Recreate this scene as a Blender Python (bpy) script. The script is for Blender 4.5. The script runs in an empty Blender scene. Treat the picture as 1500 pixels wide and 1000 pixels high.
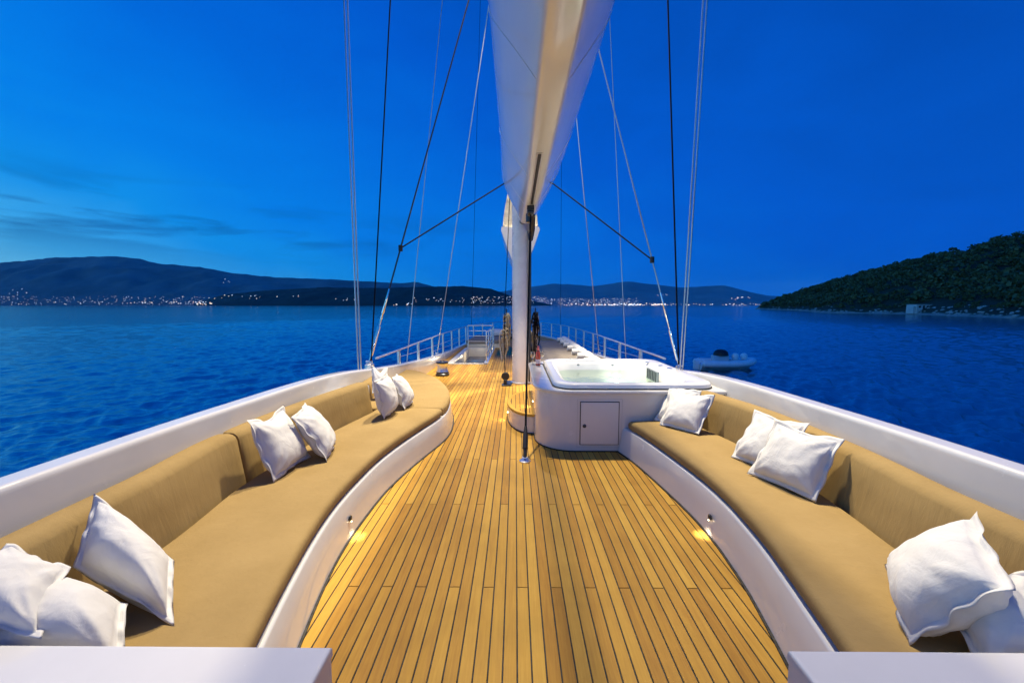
import bpy, math, random
import numpy as np
from mathutils import Vector, noise
R = math.radians
random.seed(7)
S = bpy.context.scene
COL = S.collection

# ------------------------------------------------------------------ camera
cd = bpy.data.cameras.new('camera'); cam = bpy.data.objects.new('camera', cd); COL.objects.link(cam)
cd.sensor_width = 36; cd.lens = 14.0; cd.clip_start = 0.05; cd.clip_end = 60000
cam.location = (0, 0, 1.7); cam.rotation_euler = (R(90 - 5.194), 0, R(0.489))
S.camera = cam

# ------------------------------------------------------------------ sky (dusk, afterglow low on the port side)
w = bpy.data.worlds.new('World'); S.world = w; w.use_nodes = True
nt = w.node_tree; N = nt.nodes; L = nt.links
def wn(t, **k):
    n = N.new(t)
    for a, b in k.items(): setattr(n, a, b)
    return n
def wm(op, a, b=None, c=None, clamp=False):
    n = wn('ShaderNodeMath', operation=op, use_clamp=clamp)
    for i, v in enumerate((a, b, c)):
        if v is None: continue
        if isinstance(v, (int, float)): n.inputs[i].default_value = v
        else: L.new(v, n.inputs[i])
    return n.outputs[0]
tc = wn('ShaderNodeTexCoord')
nrm = wn('ShaderNodeVectorMath', operation='NORMALIZE'); L.new(tc.outputs['Generated'], nrm.inputs[0])
sep = wn('ShaderNodeSeparateXYZ'); L.new(nrm.outputs[0], sep.inputs[0])
GLOW = R(-115); CLOUD_SEED = 2.7
dot = wn('ShaderNodeVectorMath', operation='DOT_PRODUCT'); L.new(nrm.outputs[0], dot.inputs[0])
dot.inputs[1].default_value = (math.sin(GLOW), math.cos(GLOW), 0)
el = wm('MAXIMUM', sep.outputs[2], 0.0)
ex = wm('EXPONENT', wm('MULTIPLY', el, -1.25))
s0 = wm('MULTIPLY', ex, wm('ADD', wm('MULTIPLY', dot.outputs['Value'], 0.587), 1.20))
hz_n = wn('ShaderNodeTexNoise'); hz_n.inputs['Scale'].default_value = 3.0; hz_n.inputs['Detail'].default_value = 6; hz_n.inputs['Distortion'].default_value = 1.0
hz_m = wn('ShaderNodeMapping'); hz_m.inputs['Scale'].default_value = (1, 1, 2.6); L.new(nrm.outputs[0], hz_m.inputs[0]); L.new(hz_m.outputs[0], hz_n.inputs['Vector'])
s0 = wm('ADD', s0, wm('MULTIPLY', wm('SUBTRACT', hz_n.outputs[0], 0.55), 0.22))
s0 = wm('ADD', s0, -0.25)
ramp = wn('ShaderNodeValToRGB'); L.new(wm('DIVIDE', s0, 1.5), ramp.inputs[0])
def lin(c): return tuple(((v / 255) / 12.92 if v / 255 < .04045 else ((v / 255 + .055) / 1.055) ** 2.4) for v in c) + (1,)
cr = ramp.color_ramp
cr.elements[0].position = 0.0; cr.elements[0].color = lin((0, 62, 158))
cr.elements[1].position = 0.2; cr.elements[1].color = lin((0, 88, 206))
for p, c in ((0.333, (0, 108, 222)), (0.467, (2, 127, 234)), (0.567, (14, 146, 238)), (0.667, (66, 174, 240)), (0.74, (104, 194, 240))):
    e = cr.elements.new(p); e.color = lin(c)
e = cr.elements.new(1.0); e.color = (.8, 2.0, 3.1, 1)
# thin dark stratus streaks low over the afterglow
azi = wm('ARCTAN2', sep.outputs[0], sep.outputs[1])
cv = wn('ShaderNodeCombineXYZ'); L.new(wm('MULTIPLY', azi, 2.6), cv.inputs[0]); L.new(wm('MULTIPLY', sep.outputs[2], 17.0), cv.inputs[1]); cv.inputs[2].default_value = CLOUD_SEED
cl = wn('ShaderNodeTexNoise'); cl.inputs['Scale'].default_value = 1.0; cl.inputs['Detail'].default_value = 8; cl.inputs['Roughness'].default_value = 0.56; cl.inputs['Distortion'].default_value = .5
L.new(cv.outputs[0], cl.inputs['Vector'])
cm = wn('ShaderNodeMapRange'); L.new(cl.outputs[0], cm.inputs[0])
cm.inputs[1].default_value = 0.51; cm.inputs[2].default_value = 0.62; cm.inputs[3].default_value = 0; cm.inputs[4].default_value = 0.85
band = wm('MULTIPLY', wm('EXPONENT', wm('MULTIPLY', wm('POWER', wm('DIVIDE', wm('SUBTRACT', sep.outputs[2], 0.155), 0.05), 2.0), -1.0)), cm.outputs[0])
band = wm('MULTIPLY', band, wm('ADD', wm('MULTIPLY', dot.outputs['Value'], 1.0), 0.5), clamp=True)
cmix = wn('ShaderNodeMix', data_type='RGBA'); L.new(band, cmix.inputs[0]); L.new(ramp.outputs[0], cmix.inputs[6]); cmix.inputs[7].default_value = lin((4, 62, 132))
# the physical twilight sky adds its own low glow
sky = wn('ShaderNodeTexSky', sky_type='NISHITA'); sky.sun_disc = False
sky.sun_elevation = R(-3.0); sky.sun_rotation = GLOW
tint = wn('ShaderNodeMix', data_type='RGBA', blend_type='MULTIPLY'); tint.inputs[0].default_value = 1
L.new(sky.outputs[0], tint.inputs[6]); tint.inputs[7].default_value = (0.01, 0.10, 0.16, 1)
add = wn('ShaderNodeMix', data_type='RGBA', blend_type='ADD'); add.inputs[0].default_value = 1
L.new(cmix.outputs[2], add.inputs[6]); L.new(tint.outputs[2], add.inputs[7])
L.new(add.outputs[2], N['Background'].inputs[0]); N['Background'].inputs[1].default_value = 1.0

# ------------------------------------------------------------------ exposure and sampling
S.view_settings.view_transform = 'Standard'; S.view_settings.look = 'None'; S.view_settings.exposure = 0; S.view_settings.gamma = 1
S.render.engine = 'CYCLES'; S.cycles.use_denoising = True
S.cycles.max_bounces = 8; S.cycles.diffuse_bounces = 4; S.cycles.glossy_bounces = 4; S.cycles.transparent_max_bounces = 12
S.cycles.sample_clamp_indirect = 6; S.cycles.caustics_reflective = False; S.cycles.caustics_refractive = False
FLOOD_W, AFT_W = 13600, 10
WARM = (1.0, 0.87, 0.62)

# ------------------------------------------------------------------ materials
MATS = {}
class M_:
    def __init__(s, name):
        s.m = bpy.data.materials.new(name); s.m.use_nodes = True; s.nt = s.m.node_tree; s.b = s.nt.nodes['Principled BSDF']; MATS[name] = s.m
    def n(s, t, **k):
        x = s.nt.nodes.new(t)
        for a, b in k.items(): setattr(x, a, b)
        return x
    def l(s, a, b): s.nt.links.new(a, b)
    def set(s, **k):
        for a, v in k.items():
            i = s.b.inputs[a.replace('_', ' ')]
            i.default_value = v + (1,) if isinstance(v, tuple) and len(v) == 3 else v
        return s
    def pos(s, scale=(1, 1, 1)):
        g = s.n('ShaderNodeNewGeometry'); mp = s.n('ShaderNodeMapping'); mp.inputs['Scale'].default_value = scale
        s.l(g.outputs['Position'], mp.inputs[0]); return mp.outputs[0]
    def noise(s, vec, scale, detail=4, rough=.5, dist=0):
        x = s.n('ShaderNodeTexNoise'); s.l(vec, x.inputs['Vector'])
        x.inputs['Scale'].default_value = scale; x.inputs['Detail'].default_value = detail; x.inputs['Roughness'].default_value = rough; x.inputs['Distortion'].default_value = dist
        return x.outputs[0]
    def mr(s, v, a, b, c, d):
        x = s.n('ShaderNodeMapRange'); s.l(v, x.inputs[0])
        for i, q in enumerate((a, b, c, d)): x.inputs[i + 1].default_value = q
        return x.outputs[0]
    def ramp(s, v, stops):
        x = s.n('ShaderNodeValToRGB'); s.l(v, x.inputs[0]); r = x.color_ramp
        r.elements[0].position, r.elements[0].color = stops[0][0], stops[0][1] + (1,)
        r.elements[1].position, r.elements[1].color = stops[-1][0], stops[-1][1] + (1,)
        for p, c in stops[1:-1]: r.elements.new(p).color = c + (1,)
        return x.outputs[0]
    def math(s, op, a, b):
        x = s.n('ShaderNodeMath', operation=op)
        for i, v in enumerate((a, b)):
            if isinstance(v, (int, float)): x.inputs[i].default_value = v
            else: s.l(v, x.inputs[i])
        return x.outputs[0]
    def bump(s, h, strength, dist=.01, prev=None):
        x = s.n('ShaderNodeBump'); s.l(h, x.inputs['Height']); x.inputs['Strength'].default_value = strength; x.inputs['Distance'].default_value = dist
        if prev is not None: s.l(prev, x.inputs['Normal'])
        s.l(x.outputs[0], s.b.inputs['Normal']); return x.outputs[0]
def simple(name, col, rough=.5, metal=0, var=.12, scale=6, **k):
    m = M_(name); m.set(Base_Color=col, Roughness=rough, Metallic=metal, **k)
    if var:
        c = m.ramp(m.noise(m.pos(), scale, 5), [(.3, tuple(v * (1 - var) for v in col)), (.7, tuple(min(1, v * (1 + var)) for v in col))])
        m.l(c, m.b.inputs['Base Color'])
        m.l(m.mr(m.noise(m.pos(), scale * 2.3, 4), .3, .7, rough * .8, min(1, rough * 1.2)), m.b.inputs['Roughness'])
    return m.m
gel = M_('gelcoat'); gel.set(Roughness=.2, IOR=1.5, Coat_Weight=.7, Coat_Roughness=.03)
gel.l(gel.ramp(gel.noise(gel.pos(), 1.7, 6, .6), [(.3, (.57, .565, .565)), (.7, (.63, .625, .63))]), gel.b.inputs['Base Color'])
gel.l(gel.mr(gel.noise(gel.pos(), 5, 5), .3, .75, .14, .30), gel.b.inputs['Roughness'])
gel.bump(gel.noise(gel.pos(), 3.0, 2), .12, .02)
teak = M_('teak'); teak.set(Roughness=.52, Specular_IOR_Level=.12)
oi = teak.n('ShaderNodeObjectInfo'); ge = teak.n('ShaderNodeNewGeometry')
rnd = teak.math('FRACT', teak.math('ADD', oi.outputs['Random'], ge.outputs['Random Per Island']), 0)
cmb = teak.n('ShaderNodeCombineXYZ'); teak.l(teak.math('MULTIPLY', rnd, 37.0), cmb.inputs[0]); teak.l(teak.math('MULTIPLY', rnd, 91.0), cmb.inputs[1])
va = teak.n('ShaderNodeVectorMath', operation='ADD'); teak.l(teak.pos(), va.inputs[0]); teak.l(cmb.outputs[0], va.inputs[1])
mp2 = teak.n('ShaderNodeMapping'); mp2.inputs['Scale'].default_value = (1, .035, 1); teak.l(va.outputs[0], mp2.inputs[0])
mp3 = teak.n('ShaderNodeMapping'); mp3.inputs['Scale'].default_value = (1, .10, 1); teak.l(va.outputs[0], mp3.inputs[0])
g1 = teak.noise(mp2.outputs[0], 95, 6, .65, .6); g3 = teak.noise(mp3.outputs[0], 24, 5, .6, 1.2)
tone = teak.math('ADD', teak.math('MULTIPLY', g1, .32), teak.math('ADD', teak.math('MULTIPLY', g3, .30), teak.math('ADD', teak.math('MULTIPLY', rnd, .28), .07)))
tcol = teak.ramp(tone, [(.22, (.28, .128, .022)), (.42, (.43, .222, .036)), (.62, (.55, .312, .052)), (.85, (.67, .42, .078))])
patch = teak.mr(teak.noise(teak.pos(), 1.1, 6, .62), .34, .66, .80, 1.06)
tm = teak.n('ShaderNodeMix', data_type='RGBA', blend_type='MULTIPLY'); tm.inputs[0].default_value = 1
teak.l(tcol, tm.inputs[6]); pc = teak.n('ShaderNodeCombineColor'); [teak.l(patch, pc.inputs[i]) for i in range(3)]; teak.l(pc.outputs[0], tm.inputs[7])
teak.l(tm.outputs[2], teak.b.inputs['Base Color']); teak.l(teak.mr(g3, .3, .7, .40, .62), teak.b.inputs['Roughness'])
teak.bump(g1, .25, .002)
fab = M_('tan_fabric'); fab.set(Roughness=.95, Specular_IOR_Level=.1)
fab.l(fab.ramp(fab.noise(fab.pos(), 2.2, 7, .62), [(.28, (.275, .187, .075)), (.72, (.34, .236, .100))]), fab.b.inputs['Base Color'])
fb = fab.bump(fab.noise(fab.pos(), 420, 2, .6), .35, .002); fb = fab.bump(fab.noise(fab.pos((9, 9, 1.2)), 2.2, 4, .6, .4), .30, .016, fb)
fab.bump(fab.noise(fab.pos(), 2.6, 3), .22, .03, fb)
grey_fab = simple('taupe_fabric', (.20, .17, .14), .9, 0, .15, 8)
lin_ = M_('linen'); lin_.set(Roughness=.9, Sheen_Weight=.05, Subsurface_Weight=0.0)
lin_.l(lin_.ramp(lin_.noise(lin_.pos(), 7, 5), [(.3, (.58, .57, .555)), (.7, (.65, .645, .635))]), lin_.b.inputs['Base Color'])
lb = lin_.bump(lin_.noise(lin_.pos(), 520, 2), .3, .0015)
lb = lin_.bump(lin_.noise(lin_.pos((1, 1, .55)), 8, 4, .5, 1.0), .42, .022, lb); lin_.bump(lin_.noise(lin_.pos(), 26, 3, .5, .9), .26, .006, lb)
steel = simple('stainless', (.78, .77, .75), .38, 1, .05, 9)
chrome = simple('chrome', (.8, .8, .82), .07, 1, .03, 9)
dsteel = simple('dark_metal', (.06, .065, .075), .32, .7, .2, 14)
black = simple('black_rubber', (.012, .012, .014), .55, 0, .3, 20)
caulk = simple('caulk', (.012, .011, .010), .7, 0, .3, 20)
wire = simple('wire_rope', (.52, .52, .52), .34, .8, .12, 40)
dyneema = simple('black_rope', (.006, .007, .010), .85, 0, .3, 60, Specular_IOR_Level=.1)
grey_rope = simple('grey_rope', (.30, .30, .29), .8, 0, .2, 60)
beige_rope = simple('beige_rope', (.40, .34, .22), .85, 0, .25, 50)
acryl = simple('acrylic', (.72, .72, .71), .10, 0, .02, 3, Coat_Weight=.4)
mastw = simple('mast_paint', (.76, .75, .76), .28, 0, .03, 2, Coat_Weight=.3)
boomw = M_('boom_paint'); boomw.set(Roughness=.17, Coat_Weight=.5, Coat_Roughness=.04)
boomw.l(boomw.ramp(boomw.noise(boomw.pos((1, .2, 1)), 3, 4), [(.3, (.74, .73, .72)), (.7, (.80, .79, .775))]), boomw.b.inputs['Base Color'])
boomw.bump(boomw.noise(boomw.pos((1, .15, 1)), 2.4, 3), .25, .03)
sailc = M_('sailcloth'); sailc.set(Roughness=.85)
sailc.l(sailc.ramp(sailc.noise(sailc.pos(), 4, 5), [(.3, (.58, .50, .36)), (.7, (.74, .68, .54))]), sailc.b.inputs['Base Color'])
sailc.bump(sailc.noise(sailc.pos((1, 1, .3)), 9, 5, .6, 1.4), .8, .05)
cream = simple('cream_paint', (.70, .64, .52), .3, 0, .04, 3)
hypalon = simple('hypalon', (.90, .90, .90), .5, 0, .06, 5)
rosebottle = M_('rose_glass'); rosebottle.set(Base_Color=(.62, .10, .05), Roughness=.05, Transmission_Weight=.45, IOR=1.45)
foil = simple('foil', (.55, .12, .12), .35, .6, .1, 30)
labelm = simple('paper_label', (.75, .55, .5), .6, 0, .1, 40)
glassm = M_('clear_glass'); glassm.set(Base_Color=(1, .93, .8), Roughness=.02, Transmission_Weight=.85, IOR=1.3)
hatchg = simple('sky_tinted_glass', (.002, .03, .10), .15, 0, .3, 2, IOR=1.3)  # blue of the reflected sky is put into the base colour
plastic = simple('grey_plastic', (.30, .33, .34), .35, 0, .08, 12)
def emit(name, col, st, sampled=True):
    m = M_(name); m.set(Base_Color=(.8, .8, .8), Emission_Color=col, Emission_Strength=st)
    if not sampled: m.m.cycles.emission_sampling = 'NONE'
    return m.m
lampe = emit('lamp_glow', (1, .72, .38), 9)
floode = emit('flood_glow', (1, .8, .5), 30, False)
tub_w = bpy.data.materials.new('tub_water'); tub_w.use_nodes = True; t_ = tub_w.node_tree; t_.nodes.clear()
o_ = t_.nodes.new('ShaderNodeOutputMaterial'); mx = t_.nodes.new('ShaderNodeMixShader'); tr = t_.nodes.new('ShaderNodeBsdfTransparent'); gl = t_.nodes.new('ShaderNodeBsdfGlossy'); fr = t_.nodes.new('ShaderNodeFresnel')
tr.inputs[0].default_value = (.84, .97, .91, 1); gl.inputs['Roughness'].default_value = .03; fr.inputs[0].default_value = 1.33
bn = t_.nodes.new('ShaderNodeBump'); nz = t_.nodes.new('ShaderNodeTexNoise'); gp = t_.nodes.new('ShaderNodeNewGeometry'); t_.links.new(gp.outputs['Position'], nz.inputs['Vector']); nz.inputs['Scale'].default_value = 9; bn.inputs['Distance'].default_value = .01; bn.inputs['Strength'].default_value = .5
t_.links.new(nz.outputs[0], bn.inputs['Height']); t_.links.new(bn.outputs[0], gl.inputs['Normal']); t_.links.new(bn.outputs[0], fr.inputs['Normal'])
t_.links.new(fr.outputs[0], mx.inputs[0]); t_.links.new(tr.outputs[0], mx.inputs[1]); t_.links.new(gl.outputs[0], mx.inputs[2]); t_.links.new(mx.outputs[0], o_.inputs[0])
# sea
sea = M_('sea_water'); sea.set(Base_Color=(.0, .03, .11), Roughness=.06, IOR=2.2)
sea.b.inputs['Roughness'].default_value = .10
sea.bump(sea.noise(sea.pos((.9, 1.2, 1)), 3.2, 5, .66, .5), .8, .06)
sg_ = sea.n('ShaderNodeBsdfGlossy'); sg_.inputs['Color'].default_value = (.55, .95, 1, 1); sg_.inputs['Roughness'].default_value = .10
smx = sea.n('ShaderNodeMixShader'); smx.inputs[0].default_value = .35; sout = [n for n in sea.nt.nodes if n.type == 'OUTPUT_MATERIAL'][0]
sea.l(sea.b.inputs['Normal'].links[0].from_socket, sg_.inputs['Normal']); sea.l(sea.b.outputs[0], smx.inputs[1]); sea.l(sg_.outputs[0], smx.inputs[2]); sea.l(smx.outputs[0], sout.inputs[0])
# land
rock = M_('hill_ground'); rock.set(Roughness=.95)
gz = rock.n('ShaderNodeNewGeometry'); sx = rock.n('ShaderNodeSeparateXYZ'); rock.l(gz.outputs['Position'], sx.inputs[0])
hz = rock.math('ADD', sx.outputs[2], rock.math('MULTIPLY', rock.noise(rock.pos(), .25, 5), 2.6))
rock.l(rock.ramp(rock.mr(hz, -2.5, 6, 0, 1), [(0, (.20, .19, .18)), (.10, (.42, .40, .36)), (.22, (.38, .35, .30)), (.29, (.05, .055, .03)), (1, (.035, .045, .02))]), rock.b.inputs['Base Color'])
rock.bump(rock.noise(rock.pos(), 1.2, 6, .7), 1, .8)
def land(name, c0, c1, sc):
    m = M_(name); m.set(Roughness=1.0)
    m.l(m.ramp(m.noise(m.pos(), sc, 7, .62), [(.3, c0), (.7, c1)]), m.b.inputs['Base Color']); return m.m
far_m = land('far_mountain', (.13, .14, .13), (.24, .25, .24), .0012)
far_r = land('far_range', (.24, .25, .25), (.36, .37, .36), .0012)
pen_m = land('wooded_headland', (.020, .028, .020), (.055, .065, .045), .006)
leaf = M_('foliage'); leaf.set(Roughness=.8)
li = leaf.n('ShaderNodeNewGeometry')
leaf.l(leaf.ramp(leaf.math('ADD', leaf.math('MULTIPLY', li.outputs['Random Per Island'], .35), leaf.math('MULTIPLY', leaf.noise(leaf.pos(), .055, 5, .7), .75)), [(.2, (.045, .060, .020)), (.55, (.10, .115, .038)), (.85, (.20, .17, .065))]), leaf.b.inputs['Base Color'])
housew = simple('house_plaster', (.62, .60, .58), .85, 0, .12, .6)
windowd = simple('dark_window', (.01, .012, .015), .2, 0, .1, 2)

# ------------------------------------------------------------------ mesh helpers
WLOC = {}
def link(o, parent=None, loc=None):
    COL.objects.link(o)
    if parent is not None: o.parent = parent
    return o
def tag(o, label=None, cat=None, group=None, kind=None):
    if label: o['label'] = label
    if cat: o['category'] = cat
    if group: o['group'] = group
    if kind: o['kind'] = kind
    return o
def thing(name, loc, label, cat, group=None):
    o = bpy.data.objects.new(name, None); o.empty_display_size = .1; o.location = loc; COL.objects.link(o); WLOC[o.name] = np.array(loc, float)
    return tag(o, label, cat, group)
class MB:
    def __init__(s): s.v = []; s.f = []
    def add(s, vs, fs):
        k = len(s.v); s.v += [tuple(map(float, p)) for p in vs]; s.f += [tuple(i + k for i in f) for f in fs]; return s
    def loft(s, secs, closed=True, caps=True):
        n = len(secs[0]); vs = [p for q in secs for p in q]; fs = []
        for i in range(len(secs) - 1):
            for j in range(n if closed else n - 1):
                a, b = i * n + j, i * n + (j + 1) % n
                fs.append((a, b, b + n, a + n))
        if caps and closed: fs += [tuple(range(n - 1, -1, -1)), tuple(range((len(secs) - 1) * n, len(secs) * n))]
        return s.add(vs, fs)
    def tube(s, pts, r, n=8):
        pts = [Vector(p) for p in pts]; secs = []; up = None
        for i, p in enumerate(pts):
            d = (pts[min(i + 1, len(pts) - 1)] - pts[max(i - 1, 0)]).normalized()
            if up is None: up = Vector((0, 0, 1)) if abs(d.z) < .9 else Vector((1, 0, 0))
            u = d.cross(up).normalized(); v = u.cross(d).normalized(); up = v
            rr = r[i] if isinstance(r, (list, tuple)) else r
            secs.append([p + u * rr * math.cos(a) + v * rr * math.sin(a) for a in [2 * math.pi * k / n for k in range(n)]])
        return s.loft(secs)
    def lathe(s, c, prof, n=24, axis=2):
        secs = []
        for r, z in prof:
            q = []
            for k in range(n):
                a = 2 * math.pi * k / n; p = [r * math.cos(a), r * math.sin(a), z]
                if axis == 0: p = [z, p[0], p[1]]
                if axis == 1: p = [p[1], z, p[0]]
                q.append((c[0] + p[0], c[1] + p[1], c[2] + p[2]))
            secs.append(q)
        return s.loft(secs)
    def rbox(s, x0, x1, y0, y1, z0, z1, r=.01):
        return s.prism([(x0, y0), (x1, y0), (x1, y1), (x0, y1)], z0, z1, r)
    def prism(s, poly, z0, z1, r=.01, seg=3, bottom=False):
        p = [np.array(q, float) for q in poly]; n = len(p)
        area = sum(p[i][0] * p[(i + 1) % n][1] - p[(i + 1) % n][0] * p[i][1] for i in range(n))
        if area < 0: p = p[::-1]
        off = []
        for i in range(n):
            a = p[i] - p[i - 1]; b = p[(i + 1) % n] - p[i]; a /= np.linalg.norm(a); b /= np.linalg.norm(b)
            na, nb = np.array([-a[1], a[0]]), np.array([-b[1], b[0]]); m = na + nb; off.append(m / max(.35, (m @ m) / 2))
        def loop(d, z): return [(p[i][0] + off[i][0] * d, p[i][1] + off[i][1] * d, z) for i in range(n)]
        secs = []
        if bottom:
            for k in range(seg + 1): a = math.pi / 2 * (1 - k / seg); secs.append(loop(r * (1 - math.cos(a)), z0 + r * (1 - math.sin(a))))
        else: secs.append(loop(0, z0))
        if z1 - z0 > 2.6 * r: secs.append(loop(0, z1 - 1.35 * r))
        for k in range(seg + 1): a = math.pi / 2 * k / seg; secs.append(loop(r * (1 - math.cos(a)), z1 - r * (1 - math.sin(a))))
        if r < .02: secs.append(loop(r * 1.4, z1))
        return s.loft(secs)
    def build(s, name, mat, parent=None, smooth=True, angle=38, label=None):
        me = bpy.data.meshes.new(name)
        o = None
        off = WLOC.get(parent.name, np.zeros(3)) if parent is not None else np.zeros(3)
        if parent is None and len(s.v):
            a = np.array(s.v); off = np.array([(a[:, 0].min() + a[:, 0].max()) / 2, (a[:, 1].min() + a[:, 1].max()) / 2, a[:, 2].min()])
        me.from_pydata([tuple(np.array(p) - off) for p in s.v], [], s.f); me.validate()
        if smooth:
            me.polygons.foreach_set('use_smooth', [True] * len(me.polygons))
            me.set_sharp_from_angle(angle=R(angle))
        me.materials.append(mat)
        o = bpy.data.objects.new(name, me); link(o, parent)
        if parent is None: o.location = off; WLOC[o.name] = off
        else: WLOC[o.name] = off
        if label: o['label'] = label
        return o
def fixn(o):
    import bmesh
    b = bmesh.new(); b.from_mesh(o.data); bmesh.ops.recalc_face_normals(b, faces=b.faces); b.to_mesh(o.data); b.free(); return o
def spline(pts, n):
    p = [np.array(q, float) for q in pts]; p = [2 * p[0] - p[1]] + p + [2 * p[-1] - p[-2]]; out = []
    m = len(p) - 3
    for k in range(n + 1):
        t = k / n * m; i = min(int(t), m - 1); u = t - i; a, b, c, d = p[i:i + 4]
        out.append(.5 * (2 * b + (c - a) * u + (2 * a - 5 * b + 4 * c - d) * u * u + (3 * b - a - 3 * c + d) * u ** 3))
    return out
def lerpY(tbl, y):
    ys = [t[0] for t in tbl]; return [float(np.interp(y, ys, [t[k] for t in tbl])) for k in range(1, len(tbl[0]))]
def pr3(v, o): return v

XC = .08
# ------------------------------------------------------------------ sea
WZ = -2.5
rs = [2.0]
while rs[-1] < 420: r_ = rs[-1]; rs.append(r_ + max(.10, min(r_ * .006, r_ * r_ / 4500)))
rs = np.array(rs); az = np.concatenate([np.linspace(R(-84), R(-63), 30)[:-1], np.linspace(R(-63), R(63), 760), np.linspace(R(63), R(84), 30)[1:]])
RR, AA = np.meshgrid(rs, az, indexing='ij'); GX, GY = RR * np.sin(AA), RR * np.cos(AA)
cell = np.maximum(np.gradient(rs)[:, None], RR * np.gradient(az)[None, :] * .8)
rg = np.random.default_rng(11); H = np.zeros_like(GX)
patch_ = .75 + .5 * np.sin(GX * .05 + 1.3 * np.sin(GY * .031)) * np.sin(GY * .043 + 1 + np.sin(GX * .027))
for k in range(84):
    lam = 0.28 * (3.0 / .28) ** (rg.random() ** 1.15); th = R(-62) + rg.normal() * .75; kk = 2 * math.pi / lam
    amp = .050 / kk * (.85 if lam > 1.6 else 1.15)
    ph = kk * (GX * math.sin(th) + GY * math.cos(th)) + rg.random() * 6.283
    fade = np.clip((lam / cell - 1.8) / 2.0, 0, 1)
    H += amp * fade * (np.sin(ph) + .25 * np.sin(2 * ph + .6)) * patch_
H *= np.clip((420 - RR) / 120, 0, 1) * np.clip((R(84) - np.abs(AA)) / .12, 0, 1) * np.clip((RR - 2) / .5, 0, 1)
nr, na = GX.shape
V = np.stack([GX, GY, WZ + H], -1).reshape(-1, 3)
ii, jj = np.meshgrid(np.arange(nr - 1), np.arange(na - 1), indexing='ij'); q0 = (ii * na + jj).ravel()
F = np.stack([q0, q0 + na, q0 + na + 1, q0 + 1], -1)
ext = []; nb = 96; bk = np.linspace(R(84), R(276), nb); base = len(V)
fan_out = (nr - 1) * na + np.arange(na); fan_in = np.arange(na)
back_out = np.stack([420 * np.sin(bk), 420 * np.cos(bk), np.full(nb, WZ)], -1); rout = float(rs[-1]); back_out[:, :2] *= rout / 420
back_in = back_out.copy(); back_in[:, :2] *= 2.0 / rout
V2 = [V, back_out, back_in]; bo_ = base + np.arange(nb); bi_ = base + nb + np.arange(nb)
F2 = [F, np.stack([bi_[:-1], bo_[:-1], bo_[1:], bi_[1:]], -1)]
loop = np.concatenate([fan_out, bo_[1:-1]]); cur = loop; cnt = base + 2 * nb; xy = np.concatenate([V[fan_out], back_out[1:-1]])
for rad in (800, 1600, 3300, 7000, 15000, 34000):
    nv_ = xy.copy(); nv_[:, :2] *= rad / rout; V2.append(nv_); nx = cnt + np.arange(len(loop)); cnt += len(loop)
    F2.append(np.stack([cur, nx, np.roll(nx, -1), np.roll(cur, -1)], -1)); cur = nx
V = np.concatenate(V2); F = np.concatenate(F2)
me = bpy.data.meshes.new('sea'); me.vertices.add(len(V)); me.vertices.foreach_set('co', V.ravel()); me.loops.add(F.size); me.loops.foreach_set('vertex_index', F[:, ::-1].ravel().astype(np.int32))
me.polygons.add(len(F)); me.polygons.foreach_set('loop_start', np.arange(0, F.size, 4, dtype=np.int32)); me.update(calc_edges=True); me.validate()
me.polygons.foreach_set('use_smooth', [True] * len(me.polygons)); me.materials.append(sea.m)
so = bpy.data.objects.new('sea', me); COL.objects.link(so); tag(so, kind='structure')

# ------------------------------------------------------------------ land
def uy(x, y, Y):   # a sight line of the photograph carried out to distance Y, used only to size the far ridges
    f = 583.0; P = math.atan(53 / f); a = math.atan(5 * math.cos(P) / f)
    fw = np.array([-math.sin(a) * math.cos(P), math.cos(a) * math.cos(P), -math.sin(P)]); rt = np.array([math.cos(a), math.sin(a), 0]); up = np.cross(rt, fw)
    d = fw * f + rt * (x - 750) - up * (y - 500); t = Y / d[1]; return np.array([0, 0, 1.7]) + d * t
def ridge(name, px, Y, depth, mat, seed, rough, rows=26, cols=220, sy=447.8):
    xs = np.linspace(px[0][0], px[-1][0], cols); ys = np.interp(xs, [p[0] for p in px], [p[1] for p in px])
    m = MB(); secs = []
    crest = [uy(x, y, Y + depth) for x, y in zip(xs, ys)]; foot = [uy(x, sy, Y) for x in xs]
    for r in range(rows + 8):
        q = []
        for c in range(cols):
            if r <= rows:
                t = r / rows; p = foot[c] * (1 - t) + crest[c] * t; h = (crest[c][2] + 2.5)
                z = -6 + (h + 3.5) * (t ** .85)
                nz = noise.fractal(Vector((p[0] / (depth * .35), p[1] / (depth * .35), seed)), 1, 2, 6) * rough * h * math.sin(math.pi * min(t, 1)) * .9
                q.append((p[0], p[1], z + nz + noise.fractal(Vector((p[0] / (depth * .1), seed, 1)), 1, 2, 4) * h * .025 * t))
            else:
                t = (r - rows) / 8; p = crest[c] + (crest[c] - foot[c]) * t; q.append((p[0], p[1], crest[c][2] * (1 - t ** 1.5) - 4))
        secs.append(q)
    m.loft(secs, closed=False); return fixn(m.build(name, mat, None, angle=180))
tag(ridge('mountain', [(-700, 415), (-300, 398), (0, 385), (25, 383), (83, 377), (157, 375.5), (193, 377), (233, 386), (293, 391), (333, 399), (400, 406), (500, 410), (570, 414), (592, 415), (609, 412.3), (636, 420), (700, 428), (790, 444)], 7000, 2500, far_m, 3.1, .16), 'broad dark mountain ridge behind the town lights across the bay', 'mountain', kind='structure')
tag(ridge('mountain', [(700, 432), (780, 420), (810, 415), (870, 419), (920, 412), (960, 417), (1000, 421), (1060, 417.5), (1100, 428), (1125, 433), (1250, 438), (1500, 425), (1900, 430)], 8200, 2600, far_r, 8.7, .14), 'hazy blue mountain range behind the wooded island', 'mountain', kind='structure')
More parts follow.
